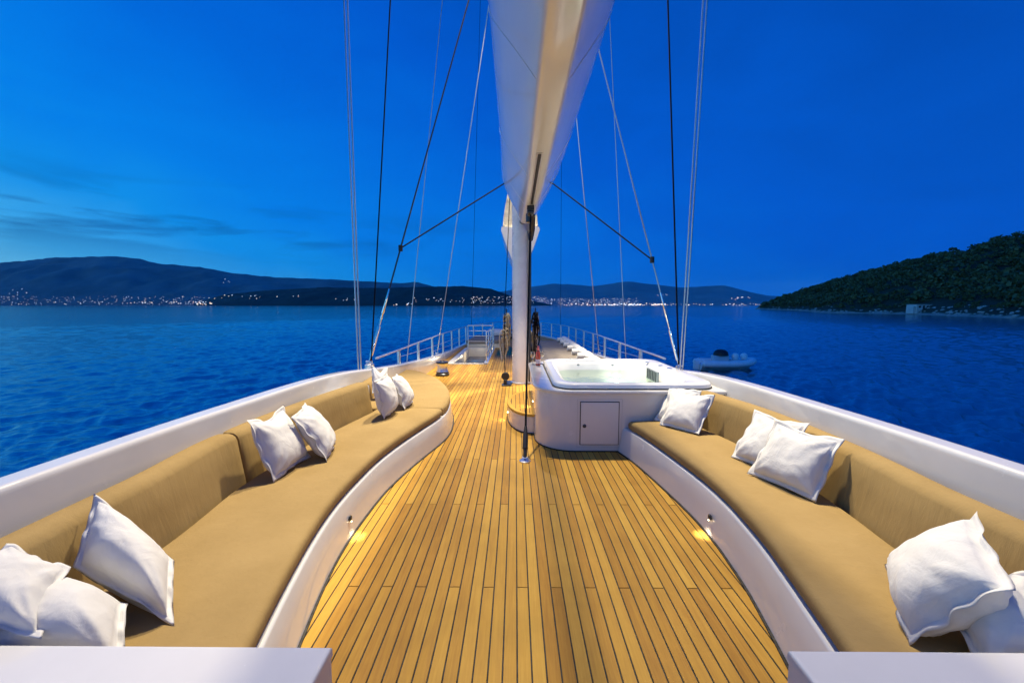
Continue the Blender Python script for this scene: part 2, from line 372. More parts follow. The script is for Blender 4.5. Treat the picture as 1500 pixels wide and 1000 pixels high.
tag(ridge('headland', [(285, 446), (300, 440), (330, 431), (400, 424.5), (480, 420.5), (560, 422), (620, 420), (680, 419), (720, 423), (748, 433), (790, 442.5), (810, 447)], 3600, 700, pen_m, 5.5, .10, sy=448.2), 'low dark wooded headland in front of the mountain ridge', 'hill', kind='structure')
# wooded island shore to starboard
SH = [(262, 440), (250, 400), (214, 300), (172, 226), (182, 196), (175, 168), (168, 148), (157, 124), (150, 100), (150, 60), (165, 10), (190, -60)]
RG = [(330, 470, 2), (330, 425, 7), (318, 340, 17), (300, 285, 23), (296, 240, 28), (290, 205, 33), (284, 175, 37), (276, 145, 42), (272, 115, 45), (272, 70, 48), (285, 10, 50), (310, -60, 48)]
def px_ridge(x, y, Yd): return uy(x, y, Yd)
shp = spline(SH, 90); rgp = spline(RG, 90)
rgz = {}
PXR = [(1117, 449), (1124, 443), (1150, 433), (1250, 402), (1330, 382), (1400, 364), (1500, 336)]
for p in rgp:   # crest heights follow the island's skyline, trees stand some 4 m above the ground
    fx = 755 + 583 * p[0] / p[1] if p[1] > 20 else 9999
    if fx < 1500: yy = np.interp(fx, [a[0] for a in PXR], [a[1] for a in PXR]); p[2] = max(.4, (447 - yy) / 583 * math.hypot(0, p[1]) + 1.7 - 4.0)
    else: p[2] = max(p[2], 36)
def hill_pt(c, t):
    a, b = shp[c], rgp[c]; x = a[0] + (b[0] - a[0]) * t; y = a[1] + (b[1] - a[1]) * t
    h = b[2] + 3.4; z = -3.4 + h * (.72 * t + .28 * math.sin(t * math.pi / 2)) + (1.3 * min(1, t * 14))
    z += noise.fractal(Vector((x * .03, y * .03, 2)), 1, 2, 5) * 2.0 * min(1, t * 6) * (1 - t * .7) + noise.noise(Vector((x * .3, y * .3, 7))) * .7 * min(1, t * 20)
    return (x, y, z)
hm = MB(); secs = []
ts = [0, .01, .02, .035, .05, .07, .1, .14, .2, .27, .35, .45, .55, .65, .75, .85, .95, 1.0]
for t in ts: secs.append([hill_pt(c, t) for c in range(91)])
secs.append([(b[0] * 1.25, b[1] * 1.1, b[2] * .6) for b in rgp]); secs.append([(b[0] * 1.7, b[1] * 1.3, -5) for b in rgp])
hm.loft(secs, closed=False); tag(fixn(hm.build('island', rock.m, None, angle=180)), kind='structure')
fo = MB(); rr = random.Random(3)
def crown(m, x, y, z, r, h):
    for k in range(60):
        th = rr.random() * 6.283; ph = math.acos(rr.uniform(-.35, 1)); q = r * rr.uniform(.62, 1.08)
        c = Vector((x + q * math.sin(ph) * math.cos(th), y + q * math.sin(ph) * math.sin(th), z + h * .45 + h * .55 * math.cos(ph) * rr.uniform(.7, 1.1)))
        s = r * rr.uniform(.14, .34); d = Vector((rr.gauss(0, 1), rr.gauss(0, 1), rr.gauss(.8, .8))).normalized(); u = d.orthogonal().normalized(); v = d.cross(u)
        m.add([c + u * s, c + v * s * .8, c - u * s * .9, c - v * s], [(0, 1, 2, 3)])
for c in range(0, 90):
    a, b = shp[c], rgp[c]; seg = math.hypot(*(np.array(shp[c + 1]) - np.array(a))[:2]) + .01
    for k in range(int(10 + seg * 5.2)):
        t = .055 + .97 * rr.random() ** 1.1; f = c + rr.random(); i = min(int(f), 89)
        p0 = np.array(hill_pt(i, t)); p1 = np.array(hill_pt(i + 1, t)); p = p0 + (p1 - p0) * (f - i)
        if 171 < p[0] < 193 and 174 < p[1] < 191 and p[2] < 6: continue
        r = min(3.5, 1.1 + rr.expovariate(1.1)) * (.75 if t < .1 else 1); crown(fo, p[0], p[1], p[2] - .4, r, r * rr.uniform(1.2, 1.7))
fob = fo.build('forest', leaf.m, None, smooth=False); tag(fob, 'dense dark green wood covering the island hillside', 'forest', kind='stuff')
rk = MB(); r2 = random.Random(12)
for k in range(420):
    f = r2.random() * 84; c = int(f); t = r2.uniform(.0, .045) if r2.random() < .8 else r2.uniform(.04, .09); p = np.array(hill_pt(c, t)); p2 = np.array(hill_pt(c + 1, t)); p = p + (p2 - p) * (f - c)
    q = r2.uniform(.2, .9); vs = []
    for dx, dy, dz in ((-1, -1, -.5), (1, -1, -.5), (1, 1, -.5), (-1, 1, -.5), (-.6, -.7, .5), (.7, -.5, .35), (.5, .6, .6), (-.7, .5, .4)): vs.append((p[0] + dx * q * r2.uniform(.6, 1.2), p[1] + dy * q * r2.uniform(.6, 1.2), p[2] + dz * q * r2.uniform(.5, 1.1)))
    rk.add(vs, [(3, 2, 1, 0), (4, 5, 6, 7), (0, 1, 5, 4), (1, 2, 6, 5), (2, 3, 7, 6), (3, 0, 4, 7)])
tag(rk.build('shore_rocks', simple('limestone', (.42, .40, .37), .9, 0, .3, .8), None, smooth=False), 'pale limestone rocks strewn along the island waterline', 'rocks', kind='stuff')
# shore house
hx, hy, hzz = 186, 183, -.2
hs = thing('shore_house', (hx, hy, hzz), 'small flat roofed white house on the rocky island shore', 'house')
MB().rbox(hx - 3.6, hx + 3.3, hy, hy + 5, hzz - 2, hzz + 2.1, .05).build('wall', housew, hs)
MB().rbox(hx - 4.7, hx - 3.61, hy + .6, hy + 4, hzz - 2, hzz + 1.5, .05).build('side_wing', housew, hs)
MB().rbox(hx - 3.8, hx + 3.5, hy - .2, hy + 5.2, hzz + 2.103, hzz + 2.28, .04).build('roof', housew, hs)
MB().rbox(hx + 3.32, hx + 5.2, hy + .3, hy + .6, hzz - 2, hzz + 2.2, .05).build('garden_wall', housew, hs)
for wx, ww, z0, z1 in ((-2.4, 1.0, .8, 1.6), (-.6, .8, 0.0, 1.8), (1.1, 1.0, .8, 1.6)):
    MB().rbox(hx + wx - ww / 2, hx + wx + ww / 2, hy - .04, hy + .1, hzz + z0, hzz + z1, .01).build('door' if z0 == 0 else 'window', windowd, hs)
# town lights across the bay
def town(name, label, spots, seed):
    r = random.Random(seed); ms = {0: MB(), 1: MB(), 2: MB()}
    for (x0, x1, y0, y1, n, Y, s0_, s1_, pw) in spots:
        for k in range(n):
            x = r.uniform(x0, x1); y = y1 + (y0 - y1) * (r.random() ** pw); q = uy(x, y, Y - r.uniform(0, 30)); s = r.uniform(s0_, s1_)
            ms[r.choice((0, 0, 1, 1, 2))].add([q + np.array(d) * s for d in ((-1, 0, -.6), (1, 0, -.6), (1, 0, .6), (-1, 0, .6), (-1, 1.2, -.6), (1, 1.2, -.6), (1, 1.2, .6), (-1, 1.2, .6))], [(0, 1, 2, 3), (1, 5, 6, 2), (4, 0, 3, 7), (3, 2, 6, 7)])
    root = thing(name, tuple(uy((spots[0][0] + spots[0][1]) / 2, 447, spots[0][5])), label, 'town')
    root['kind'] = 'stuff'
    for k, mt in ((0, lt_w), (1, lt_c), (2, lt_o)):
        o = ms[k].build('lit_houses', mt, root, smooth=False); o['kind'] = 'stuff'
lt_w = emit('town_warm', (1, .86, .66), 1.7, False); lt_c = emit('town_cool', (.72, .86, 1), 1.7, False); lt_o = emit('town_orange', (1, .6, .3), 1.3, False)
town('town', 'band of small town lights under the broad mountain ridge', [(0, 300, 434, 444, 170, 6900, 1.6, 3.6, .75), (-250, 0, 436, 444, 60, 6900, 2, 4, .7), (0, 300, 442, 446, 60, 6900, 2.5, 5, 1), (185, 300, 441, 445, 22, 6900, 4, 7, 1), (10, 40, 421, 440, 8, 6800, 3, 5, 1), (325, 345, 408, 415, 4, 7300, 3, 5, 1)], 4)
town('town', 'scattered lights along the foot of the low dark headland', [(300, 520, 432, 440, 22, 3560, 1.5, 3.2, 1), (560, 605, 444, 447, 7, 3560, 2.5, 4.5, 1), (605, 720, 436, 443, 30, 3560, 1.3, 3, 1), (690, 800, 434, 444.5, 130, 3560, 1.2, 2.6, .8), (286, 310, 441, 446, 16, 3560, 2, 4.5, 1)], 5)
town('town', 'bright harbour town lights under the hazy blue range', [(785, 935, 437, 446, 240, 8100, 2.5, 5, .8), (800, 960, 444, 447.3, 70, 8100, 4, 9, 1), (860, 940, 445, 447.3, 30, 8100, 8, 13, 1), (935, 1118, 444.5, 447.3, 55, 8100, 4, 8, 1), (1068, 1102, 435, 439, 10, 8300, 5, 8, 1), (955, 975, 445, 447, 20, 8000, 8, 14, 1), (960, 1000, 431, 433, 5, 8400, 4, 6, 1)], 6)

# ------------------------------------------------------------------ yacht hull and bulwark
CAP = [(-6, .90), (2.6, .90), (3.4, .885), (4.2, .87), (5.0, .83), (5.6, .775), (6.2, .70), (7.0, .615), (7.9, .53), (9.4, .40), (11, .285), (12.6, .20), (14.4, .13), (16.5, .08), (24.6, .08)]
HALF = [(-6, 2.52), (4.6, 2.51), (8, 2.49), (12, 2.47), (15, 2.41), (17.5, 2.30), (19.5, 2.05), (21.5, 1.55), (23, .98), (24.0, .45), (24.6, .06)]
ysamp = np.concatenate([np.arange(-6, 1, 1.0), np.arange(1, 9, .2), np.arange(9, 24.6, .4), [24.6]])
def capz(y):
    return float(np.mean([lerpY(CAP, y + d)[0] for d in (-.35, -.18, 0, .18, .35)]))
def halfw(y): return float(np.mean([lerpY(HALF, min(24.6, y + d))[0] for d in (-.4, -.2, 0, .2, .4)])) if y < 24 else lerpY(HALF, y)[0]
hull = thing('yacht_hull', (XC, 8, -2.5), 'white glossy yacht hull with raised flat topped bulwark around the teak deck', 'yacht hull')
for sgn in (-1, 1):
    secs = []
    for y in ysamp:
        b = halfw(y); z = capz(y); wi = min(.17, b * .6); zi = min(.02, z)
        base = -.03
        pts = [(b - .10 * min(1, b), -2.9), (b + .03, -.6), (b, z - .05), (b, z - .032), (b - .006, z - .014), (b - .018, z - .003), (b - .03, z), (b - .042, z), (b - wi + .034, z + .002), (b - wi + .024, z + .002), (b - wi + .012, z - .002), (b - wi + .003, z - .012), (b - wi, z - .026 if z > .2 else z * .75), (b - wi - .001, z - .038 if z > .2 else z * .6), (b - wi - .045 * min(1, z), max(.0, z * .25)), (b - wi - .05 * min(1, z), base)]
        secs.append([(XC + sgn * max(0.0, p), y, q) for p, q in pts])
    m = MB(); m.loft(secs, closed=False); fixn(m.build('bulwark', gel.m, hull, angle=60))
# small cap hardware: fairlead on port bulwark
# ------------------------------------------------------------------ deck
deck = MB()
HX0, HX1, HY0, HY1 = -1.98, -.86, 11.45, 15.6
ys = [-5, 0, 4, 8, HY0]
def strip(y0, y1, xa, xb, n=1):
    for k in range(n):
        a, b = y0 + (y1 - y0) * k / n, y0 + (y1 - y0) * (k + 1) / n
        q = [(xa(a), a, -.005), (xb(a), a, -.005), (xb(b), b, -.005), (xa(b), b, -.005)]
        deck.add(q, [(0, 1, 2, 3)])
lx = lambda y: XC - halfw(y) + .1; rx = lambda y: XC + halfw(y) - .1
strip(-5, HY0, lx, rx, 16); strip(HY0, HY1, lambda y: HX1, rx, 5); strip(HY0, HY1, lx, lambda y: HX0, 5); strip(HY1, 24.2, lx, rx, 16)
dk = deck.build('deck', caulk, None, smooth=False); tag(dk, kind='structure')
um = bpy.data.meshes.new('plank')
uv_ = [(0, 0, -.010), (1, 0, -.010), (1, 1, -.010), (0, 1, -.010), (0, 0, -.001), (1, 0, -.001), (1, 1, -.001), (0, 1, -.001), (.02, .001, 0), (.98, .001, 0), (.98, .999, 0), (.02, .999, 0)]
um.from_pydata(uv_, [], [(0, 1, 5, 4), (1, 2, 6, 5), (2, 3, 7, 6), (3, 0, 4, 7), (4, 5, 9, 8), (5, 6, 10, 9), (6, 7, 11, 10), (7, 4, 8, 11), (8, 9, 10, 11)])
um.materials.append(teak.m)
PW = .0685; pl = []
LO = [(-2.2, 8.0), (-2.05, 7.9), (-1.75, 7.5), (-1.4, 6.95), (-1.2, 6.5), (-1.04, 6.0), (-.945, 5.6), (-.9, 5.2)]
for i in range(-36, 38):
    x0 = .01 + i * PW; x1 = x0 + PW; xm = x0 + PW / 2
    cuts = [2.27 + 1.01 * n for n in range(-3, 23) if n % 3 == i % 3]; cuts = [-1.5] + [c for c in cuts if c > -1.4] + [10.05] + [24.2]
    cuts = sorted(cuts)
    ex_ = []
    if xm < -1.25: ex_.append((-2, float(np.interp(xm, [a[0] for a in LO], [a[1] for a in LO]))))
    if xm > 1.47: ex_.append((-2, 6.85))
    elif xm > .33: ex_.append((4.7, 6.8))
    if HX0 - .07 < xm < HX1 + .03: ex_.append((HY0 - .06, HY1 + .06))
    yend = 23.9
    while yend > 6 and abs(xm - XC) > halfw(yend) - .16: yend -= .1
    ex_.append((yend, 30))
    for a, b in zip(cuts[:-1], cuts[1:]):
        parts = [(a, b)]
        for e0, e1 in ex_:
            nx = []
            for p, q in parts:
                if q <= e0 or p >= e1: nx.append((p, q)); continue
                if p < e0: nx.append((p, e0))
                if q > e1: nx.append((e1, q))
            parts = nx
        pl += [(max(p, .0), q, x0) for p, q in parts if q - p > .06 and q > .4]
def vis(t):  # nearest stretch to the viewer first
    yc = max(t[0], 1.0) * .5 + t[1] * .5; return math.hypot(yc, (t[2]) * .6)
pl.sort(key=vis)
for p, q, x0 in pl[:300]:
    o = bpy.data.objects.new('plank', um); o.location = Vector((x0 + .004, p + .003, .0)) - dk.location; o.scale = (PW - .0078, q - p - .006, 1); link(o, dk)
rest = MB()
for p, q, x0 in pl[300:]:
    rest.add([(x0 + .004 + v[0] * (PW - .0078), p + .003 + v[1] * (q - p - .006), v[2]) for v in uv_], [tuple(f.vertices) for f in um.polygons])
o = rest.build('planking', teak.m, dk, smooth=False); o['kind'] = 'stuff'

# ------------------------------------------------------------------ sofas
IL = [(-.93, 1.18), (-1.02, 1.55), (-1.089, 1.863), (-1.16, 2.255), (-1.2, 2.6), (-1.209, 2.93), (-1.188, 3.443), (-1.12, 3.89), (-1.0, 4.42), (-.911, 4.785), (-.872, 5.1), (-.88, 5.45), (-.935, 5.85), (-1.04, 6.3), (-1.2, 6.75), (-1.4, 7.2), (-1.75, 7.75), (-2.02, 8.05), (-2.24, 8.16)]
IR = [(1.16, 1.18), (1.24, 1.5), (1.298, 1.771), (1.348, 2.018), (1.388, 2.242), (1.415, 2.477), (1.434, 2.729), (1.43, 3.071), (1.385, 3.511), (1.291, 4.145), (1.199, 4.505)]
JL = [(-1.93, 1.18), (-1.96, 1.8), (-1.975, 2.185), (-2.03, 2.6), (-2.045, 2.8), (-2.03, 3.4), (-1.95, 4.07), (-1.79, 4.93)]
JR = [(2.08, 1.18), (2.10, 2.0), (2.15, 2.4), (2.18, 2.8), (2.18, 3.4), (2.14, 3.8), (2.07, 4.12), (1.99, 4.47)]
def xat(poly, y):
    s = spline(poly, 120); return float(np.interp(y, [p[1] for p in s], [p[0] for p in s]))
def rr_sec(A, B, z0, z1, r, seg=4, cr=0.0):
    """rounded rectangle section from plan point A to plan point B between z0 and z1, crowned by cr"""
    A = np.array(A, float); B = np.array(B, float); Lh = np.linalg.norm(B - A); u = (B - A) / Lh; out = []
    r = min(r, Lh * .45, (z1 - z0) * .49)
    for cx, cz, a0 in ((Lh - r, z0 + r, -90), (Lh - r, z1 - r, 0), (r, z1 - r, 90), (r, z0 + r, 180)):
        for k in range(seg + 1):
            a = R(a0 + 90 * k / seg); s_, z_ = cx + r * math.cos(a), cz + r * math.sin(a)
            out.append((s_, z_))
    top = [(Lh - r - (Lh - 2 * r) * k / 6, z1 + cr * math.sin(math.pi * k / 6)) for k in range(1, 6)]
    out = out[:2 * (seg + 1)] + top + out[2 * (seg + 1):]
    return [(A[0] + u[0] * s_, A[1] + u[1] * s_, z_) for s_, z_ in out]
def cushion(name, parent, inner, outer, z0, z1, r, cr=.012, mat=None):
    """inner, outer: matching plan points along the run; the two ends are rounded off"""
    n = len(inner); secs = []
    d0 = np.array(inner[0]) - np.array(inner[1]); d0 = d0 / np.linalg.norm(d0); d1 = np.array(inner[-1]) - np.array(inner[-2]); d1 = d1 / np.linalg.norm(d1)
    def ins(i, k, d):
        A, B = np.array(inner[i], float), np.array(outer[i], float); u = (B - A) / np.linalg.norm(B - A); return A + u * k, B - u * k
    for a in (90, 60, 30):
        k = r * (1 - math.cos(R(a))); A, B = ins(0, k, d0); s = -r * (1 - math.sin(R(a))); secs.append(rr_sec(A + d0 * s, B + d0 * s, z0 + k, z1 - k, r, cr=cr))
    for i in range(1, n - 1): secs.append(rr_sec(inner[i], outer[i], z0, z1, r, cr=cr))
    for a in (30, 60, 90):
        k = r * (1 - math.cos(R(a))); A, B = ins(-1, k, d1); s = -r * (1 - math.sin(R(a))); secs.append(rr_sec(A + d1 * s, B + d1 * s, z0 + k, z1 - k, r, cr=cr))
    m = MB(); m.loft(secs); return fixn(m.build(name, mat or fab.m, parent, angle=60))
def backrest(name, parent, line, sgn, z0=.30, z1=.735, rec=.085, th=.235, mat=None):
    secs = []; n = len(line)
    for i, p in enumerate(line):
        q = 1.0; e = 0
        d = np.array(line[min(i + 1, n - 1)]) - np.array(line[max(i - 1, 0)]); d = d / np.linalg.norm(d); nv = np.array([d[1], -d[0]]) * (1 if sgn > 0 else -1)
        if nv[0] * sgn < 0: nv = -nv
        prof = [(0, z0), (rec * .22, z0 + (z1 - z0) * .25), (rec * .5, z0 + (z1 - z0) * .55), (rec * .78, z1 - .052), (rec * .9 + .006, z1 - .024), (rec + .026, z1 - .006), (rec + .055, z1), (th - .03, z1 - .004), (th - .008, z1 - .02), (th, z1 - .06), (th, z0)]
        if i in (0, n - 1):
            cxp = sum(a for a, _ in prof) / len(prof); czp = sum(b for _, b in prof) / len(prof)
            prof = [(cxp + (a - cxp) * .80, czp + (b - czp) * .93 if b > z0 + .01 else b) for a, b in prof]
        if i in (1, n - 2):
            cxp = sum(a for a, _ in prof) / len(prof); czp = sum(b for _, b in prof) / len(prof)
            prof = [(cxp + (a - cxp) * .96, czp + (b - czp) * .985 if b > z0 + .01 else b) for a, b in prof]
        secs.append([(p[0] + nv[0] * a, p[1] + nv[1] * a, b) for a, b in prof])
    m = MB(); m.loft(secs); return fixn(m.build(name, mat or fab.m, parent, angle=60))
def ends(pts, e=.022):
    p = [np.array(q, float) for q in pts]; a = p[0] + (p[1] - p[0]) / np.linalg.norm(p[1] - p[0]) * e; b = p[-1] + (p[-2] - p[-1]) / np.linalg.norm(p[-2] - p[-1]) * e
    return [p[0], a] + p[1:-1] + [b, p[-1]]
def base_wall(name, parent, line, sgn, lean=.05, h=.285, hide=None):
    secs = []
    for i, p in enumerate(line):
        d = np.array(line[min(i + 1, len(line) - 1)]) - np.array(line[max(i - 1, 0)]); d = d / np.linalg.norm(d); nv = np.array([d[1], -d[0]])
        if sgn < 0: nv = -nv
        le = lean
        prof = [(0, .012), (le * .5, h * .5), (le * .96, h - .014), (le + .004, h - .003), (le + .014, h), (le + .05, h), (le + .06, h - .02), (le + .06, .012)]
        secs.append([(p[0] + nv[0] * a, p[1] + nv[1] * a, b) for a, b in prof])
    m = MB(); m.loft(secs)
    o = fixn(m.build(name, gel.m, parent, angle=50))
    k = MB(); ks = []
    for i, p in enumerate(line):
        d = np.array(line[min(i + 1, len(line) - 1)]) - np.array(line[max(i - 1, 0)]); d = d / np.linalg.norm(d); nv = np.array([d[1], -d[0]])
        if sgn < 0: nv = -nv
        ks.append([(p[0] + nv[0] * a, p[1] + nv[1] * a, b) for a, b in ((-.012, -.002), (-.012, .008), (.03, .013), (.03, -.002))])
    k.loft(ks); fixn(k.build('base_seal', caulk, parent)); return o
# port sofa
sl = thing('curved_sofa', (-1.6, 4, 0), 'long curved tan sofa ending in a rounded lounge pad beside the chrome winch', 'sofa')
lineL = spline(IL, 110); base_wall('base', sl, lineL, -1, lean=.035)
yv = np.linspace(1.2, 5.0, 40)
inL = [(xat(IL, y) - .05, y) for y in yv]; ouL = [(xat(JL, min(y, 4.93)) + .012 if y < 4.9 else -1.80, y) for y in yv]
inL[-1] = (inL[-1][0], 5.0)
inL = [(max(-1.3, a) if False else a, b) for a, b in inL]
ouL = [(a + .012, b) for a, b in ouL]
cushion('seat_cushion', sl, inL, ouL, .287, .387, .038)
# rounded lounge pad
pad = [(-.905 - .03, 5.02), (-.885 - .03, 5.2), (-.90 - .03, 5.5)] + [(a - .035, b - .03) for a, b in IL[12:]]
padp = [(p[0], p[1]) for p in spline(pad, 40)] + [(-2.27, 8.0), (-2.27, 7.0), (-2.27, 5.9), (-2.26, 5.02)]
fixn(MB().prism(padp, .287, .388, .04, 4).build('lounge_cushion', fab.m, sl, angle=60))
for a, b, nm in ((1.2, 2.94, 0), (2.96, 4.95, 1)):
    ln = ends([(xat(JL, min(y, 4.93)), y) for y in np.linspace(a, b, 24)]); backrest('backrest', sl, ln, -1)
backrest('backrest', sl, ends([(-2.02, 5.35), (-2.03, 5.6), (-2.05, 5.9), (-2.07, 6.2), (-2.08, 6.5)]), -1, z0=.388, z1=.61, rec=.05, th=.19)
sh = MB(); secs = []
for y in np.linspace(1.2, 5.3, 24):
    j = xat(JL, min(y, 4.93)) - .19; secs.append([(j, y, .62), (XC - halfw(y) + .17 + .04, y, .625), (XC - halfw(y) + .16, y, .3), (j, y, .3)])
sh.loft(secs); fixn(sh.build('back_shelf', gel.m, sl))
# starboard sofa
sr = thing('curved_sofa', (1.7, 3, 0), 'curved tan sofa butting against the front of the hot tub cabinet', 'sofa')
lineR = spline(IR, 70); base_wall('base', sr, lineR, 1, lean=.05)
yv = np.linspace(1.2, 4.46, 36)
cushion('seat_cushion', sr, [(xat(IR, y) + .065, y) for y in yv], [(xat(JR, y) - .020, y) for y in yv], .287, .387, .038)
backrest('backrest', sr, ends([(xat(JR, y), y) for y in np.linspace(1.2, 4.47, 34)]), 1)
sh = MB(); secs = []
for y in np.linspace(1.2, 4.45, 24):
    j = xat(JR, y) + .19; secs.append([(j, y, .62), (XC + halfw(y) - .21, y, .625), (XC + halfw(y) - .17, y, .3), (j, y, .3)])
sh.loft(secs); fixn(sh.build('back_shelf', gel.m, sr))
# courtesy lights in the sofa bases
def courtesy(parent, poly, y, sgn):
    x = xat(poly, y) + sgn * .022; z = .135
    c = Vector((x, y, z)); m = MB(); m.lathe((x - sgn * .012, y, z), [(.0, -.004), (.021, -.004), (.021, .006), (.012, .011), (0, .011)] if sgn < 0 else [(.0, .004), (.021, .004), (.021, -.006), (.012, -.011), (0, -.011)], 16, axis=0)
    b = m.build('courtesy_light', dsteel, parent)
    e = MB(); e.rbox(x - sgn * .022 - .003, x - sgn * .022 + .003, y - .005, y + .005, z - .026, z - .021, .001); e.build('lens', lampe, b)
    ld = bpy.data.lights.new('courtesy_lamp', 'SPOT'); ld.energy = 3.2; ld.color = (1, .84, .58); ld.spot_size = R(84); ld.spot_blend = .9; ld.shadow_soft_size = .02
    lo = bpy.data.objects.new('courtesy_lamp', ld); lo.location = Vector((x - sgn * .085, y, z - .040)) - Vector(WLOC[b.name]); lo.rotation_euler = (R(-6), R(sgn * -14), 0); link(lo, b)
courtesy(sl, IL, 2.80, -1); courtesy(sr, IR, 2.84, 1)
# end cabinets aft of both sofas
for x0, x1, lab in ((-2.235, -.597, 'white glossy end cabinet closing off the sofa with the rounded lounge pad'), (.879, 2.405, 'white glossy end cabinet closing off the sofa that meets the hot tub')):
    c = thing('end_cabinet', ((x0 + x1) / 2, .6, 0), lab, 'cabinet')
    MB().rbox(x0, x1, .1, 1.188, .0, .566, .004).build('carcass', gel.m, c)
    MB().rbox(x0 - .004, x1 + .004, .096, 1.192, .567, .601, .012).build('top', gel.m, c)

# ------------------------------------------------------------------ pillows
def pillow(corners, label, T=.078, seed=0, chop=0.0, n=34, pinch=.048):
    c = [np.array(p, float) for p in corners]; TL, TR, BR, BL = c; r = random.Random(seed)
    nv = np.cross(TR - BL, TL - BR); nv /= np.linalg.norm(nv)
    if nv @ (np.array([0, 0, 1.7]) - sum(c) / 4) < 0: nv = -nv
    s = .87; V = []; F = []; idx = {}
    ph = [r.uniform(0, 6.3) for _ in range(8)]
    def pos(u, v, side):
        k = pinch; uu = u * (1 - k * (1 - v * v) * abs(u)); vv = v * (1 - k * (1 - u * u) * abs(v))
        a, b = (uu + 1) / 2, (vv + 1) / 2
        p = BL * (1 - a) * (1 - b) + BR * a * (1 - b) + TR * a * b + TL * (1 - a) * b
        if chop: p = p + (BL - TL) * chop * math.exp(-(u / .45) ** 2) * max(0, (v + .3) / 1.3) ** 2
        m = max(abs(u), abs(v))
        fu = max(0, 1 - (abs(u) / s) ** 2.4); fv = max(0, 1 - (abs(v) / s) ** 2.4); h = 1.22 * T * (fu * fv) ** .44
        belly = 1 + .16 * (-v)
        wr = noise.fractal(Vector((u * 1.7 + seed, v * 1.7, side)), 1, 2, 3) * .007 + .004 * math.sin(9 * (u - v) + ph[0] + 3 * u * v) * abs(u * v)
        # folds that run in from the corners
        for cu, cv, q in ((1, 1, 1), (-1, 1, 2), (1, -1, 3), (-1, -1, 4)):
            d = math.hypot(u - cu, v - cv); an = math.atan2(v - cv, u - cu); wr += .0042 * math.exp(-((d - .55) / .35) ** 2) * math.sin(an * 13 + ph[q])
        edge = min(1, max(0, (m - s) / (1 - s))); per = math.atan2(v, u)
        fl = (.010 * math.sin(per * 11 + ph[5]) + .012 * math.sin(per * 4 + ph[6])) * min(1, m ** 6)
        thick = .0022
        return p + nv * (side * (h * belly + (wr * side if h > .004 else 0) * (1 if side > 0 else -1) * min(1, h / .03) + thick) + fl)
    q = [-1 + 2 * i / n for i in range(n + 1)]
    q = sorted(set([round(x, 5) for x in q] + [-s, s, -s + .03, s - .03]))
    K = len(q)
    for side in (1, -1):
        for j in range(K):
            for i in range(K):
                b = i in (0, K - 1) or j in (0, K - 1)
                if b and side < 0: idx[(i, j, -1)] = idx[(i, j, 1)]; continue
                idx[(i, j, side)] = len(V); V.append(pos(q[i], q[j], side if not b else 0.0001))
    for side in (1, -1):
        for j in range(K - 1):
            for i in range(K - 1):
                f = (idx[(i, j, side)], idx[(i + 1, j, side)], idx[(i + 1, j + 1, side)], idx[(i, j + 1, side)]); F.append(f if side > 0 else f[::-1])
    m = MB(); m.add(V, F); o = fixn(m.build('pillow', lin_.m, None, angle=180)); tag(o, label, 'pillow', 'white pillows on the sofas'); return o
pillow([(1.79, 4.70, .76), (2.05, 4.33, .76), (1.85, 4.11, .40), (1.58, 4.44, .39)], 'white pillow mostly hidden behind another, by the hot tub cabinet', .07, 1)
pillow([(1.75, 4.47, .76), (2.09, 4.10, .76), (1.85, 3.91, .40), (1.57, 4.25, .40)], 'white pillow in front of its pair beside the hot tub cabinet', .075, 2, .06)
pillow([(2.10, 3.44, .79), (2.27, 3.01, .80), (2.03, 2.89, .40), (1.85, 3.34, .40)], 'white pillow half covered by a larger one, middle of the shorter sofa', .07, 3, .05)
pillow([(2.04, 3.08, .81), (2.23, 2.64, .80), (1.99, 2.54, .40), (1.80, 2.99, .40)], 'large white pillow leaning over its half hidden twin on the shorter sofa', .08, 4, .05)
pillow([(1.79, 1.84, .45), (1.94, 1.61, .84), (1.66, 1.26, .76), (1.51, 1.44, .40)], 'white pillow tilted on its corner beside the end cabinet of the shorter sofa', .095, 5)
pillow([(1.72, 1.55, .52), (2.02, 1.50, .66), (1.93, 1.24, .52), (1.60, 1.24, .42)], 'white pillow lying under the tilted one against the end cabinet', .11, 6)
pillow([(-2.0, 1.80, .815), (-1.62, 1.78, .50), (-1.385, 1.496, .40), (-1.915, 1.61, .57)], 'large white pillow standing on its corner near the end cabinet of the longer sofa', .135, 7, pinch=.03)
pillow([(-1.95, 1.52, .62), (-1.56, 1.49, .51), (-1.37, 1.27, .44), (-1.80, 1.21, .48)], 'plump white pillow slumped flat by the end cabinet of the longer sofa', .135, 8, pinch=.01)
pillow([(-2.0, 1.47, .77), (-1.74, 1.46, .68), (-1.58, 1.22, .58), (-1.98, 1.21, .68)], 'creased white pillow lying on top of the slumped one', .075, 9, pinch=.05)
pillow([(-1.98, 2.84, .86), (-1.98, 3.30, .85), (-1.76, 3.30, .40), (-1.78, 2.81, .40)], 'white pillow with dented top edge, half behind its leaning twin on the longer sofa', .08, 10, .10)
pillow([(-1.80, 3.14, .81), (-1.93, 3.59, .82), (-1.70, 3.66, .40), (-1.56, 3.20, .40)], 'white pillow leaning askew over the dented one on the longer sofa', .075, 11)
pillow([(-1.57, 4.37, .86), (-1.57, 4.87, .87), (-1.48, 4.83, .40), (-1.49, 4.41, .41)], 'white pillow standing edge on at the end of the long backrest', .085, 12)
pillow([(-1.53, 4.86, .81), (-1.59, 5.30, .79), (-1.37, 5.30, .40), (-1.37, 4.83, .41)], 'white pillow leaning at the seam of the rounded lounge pad', .08, 13)
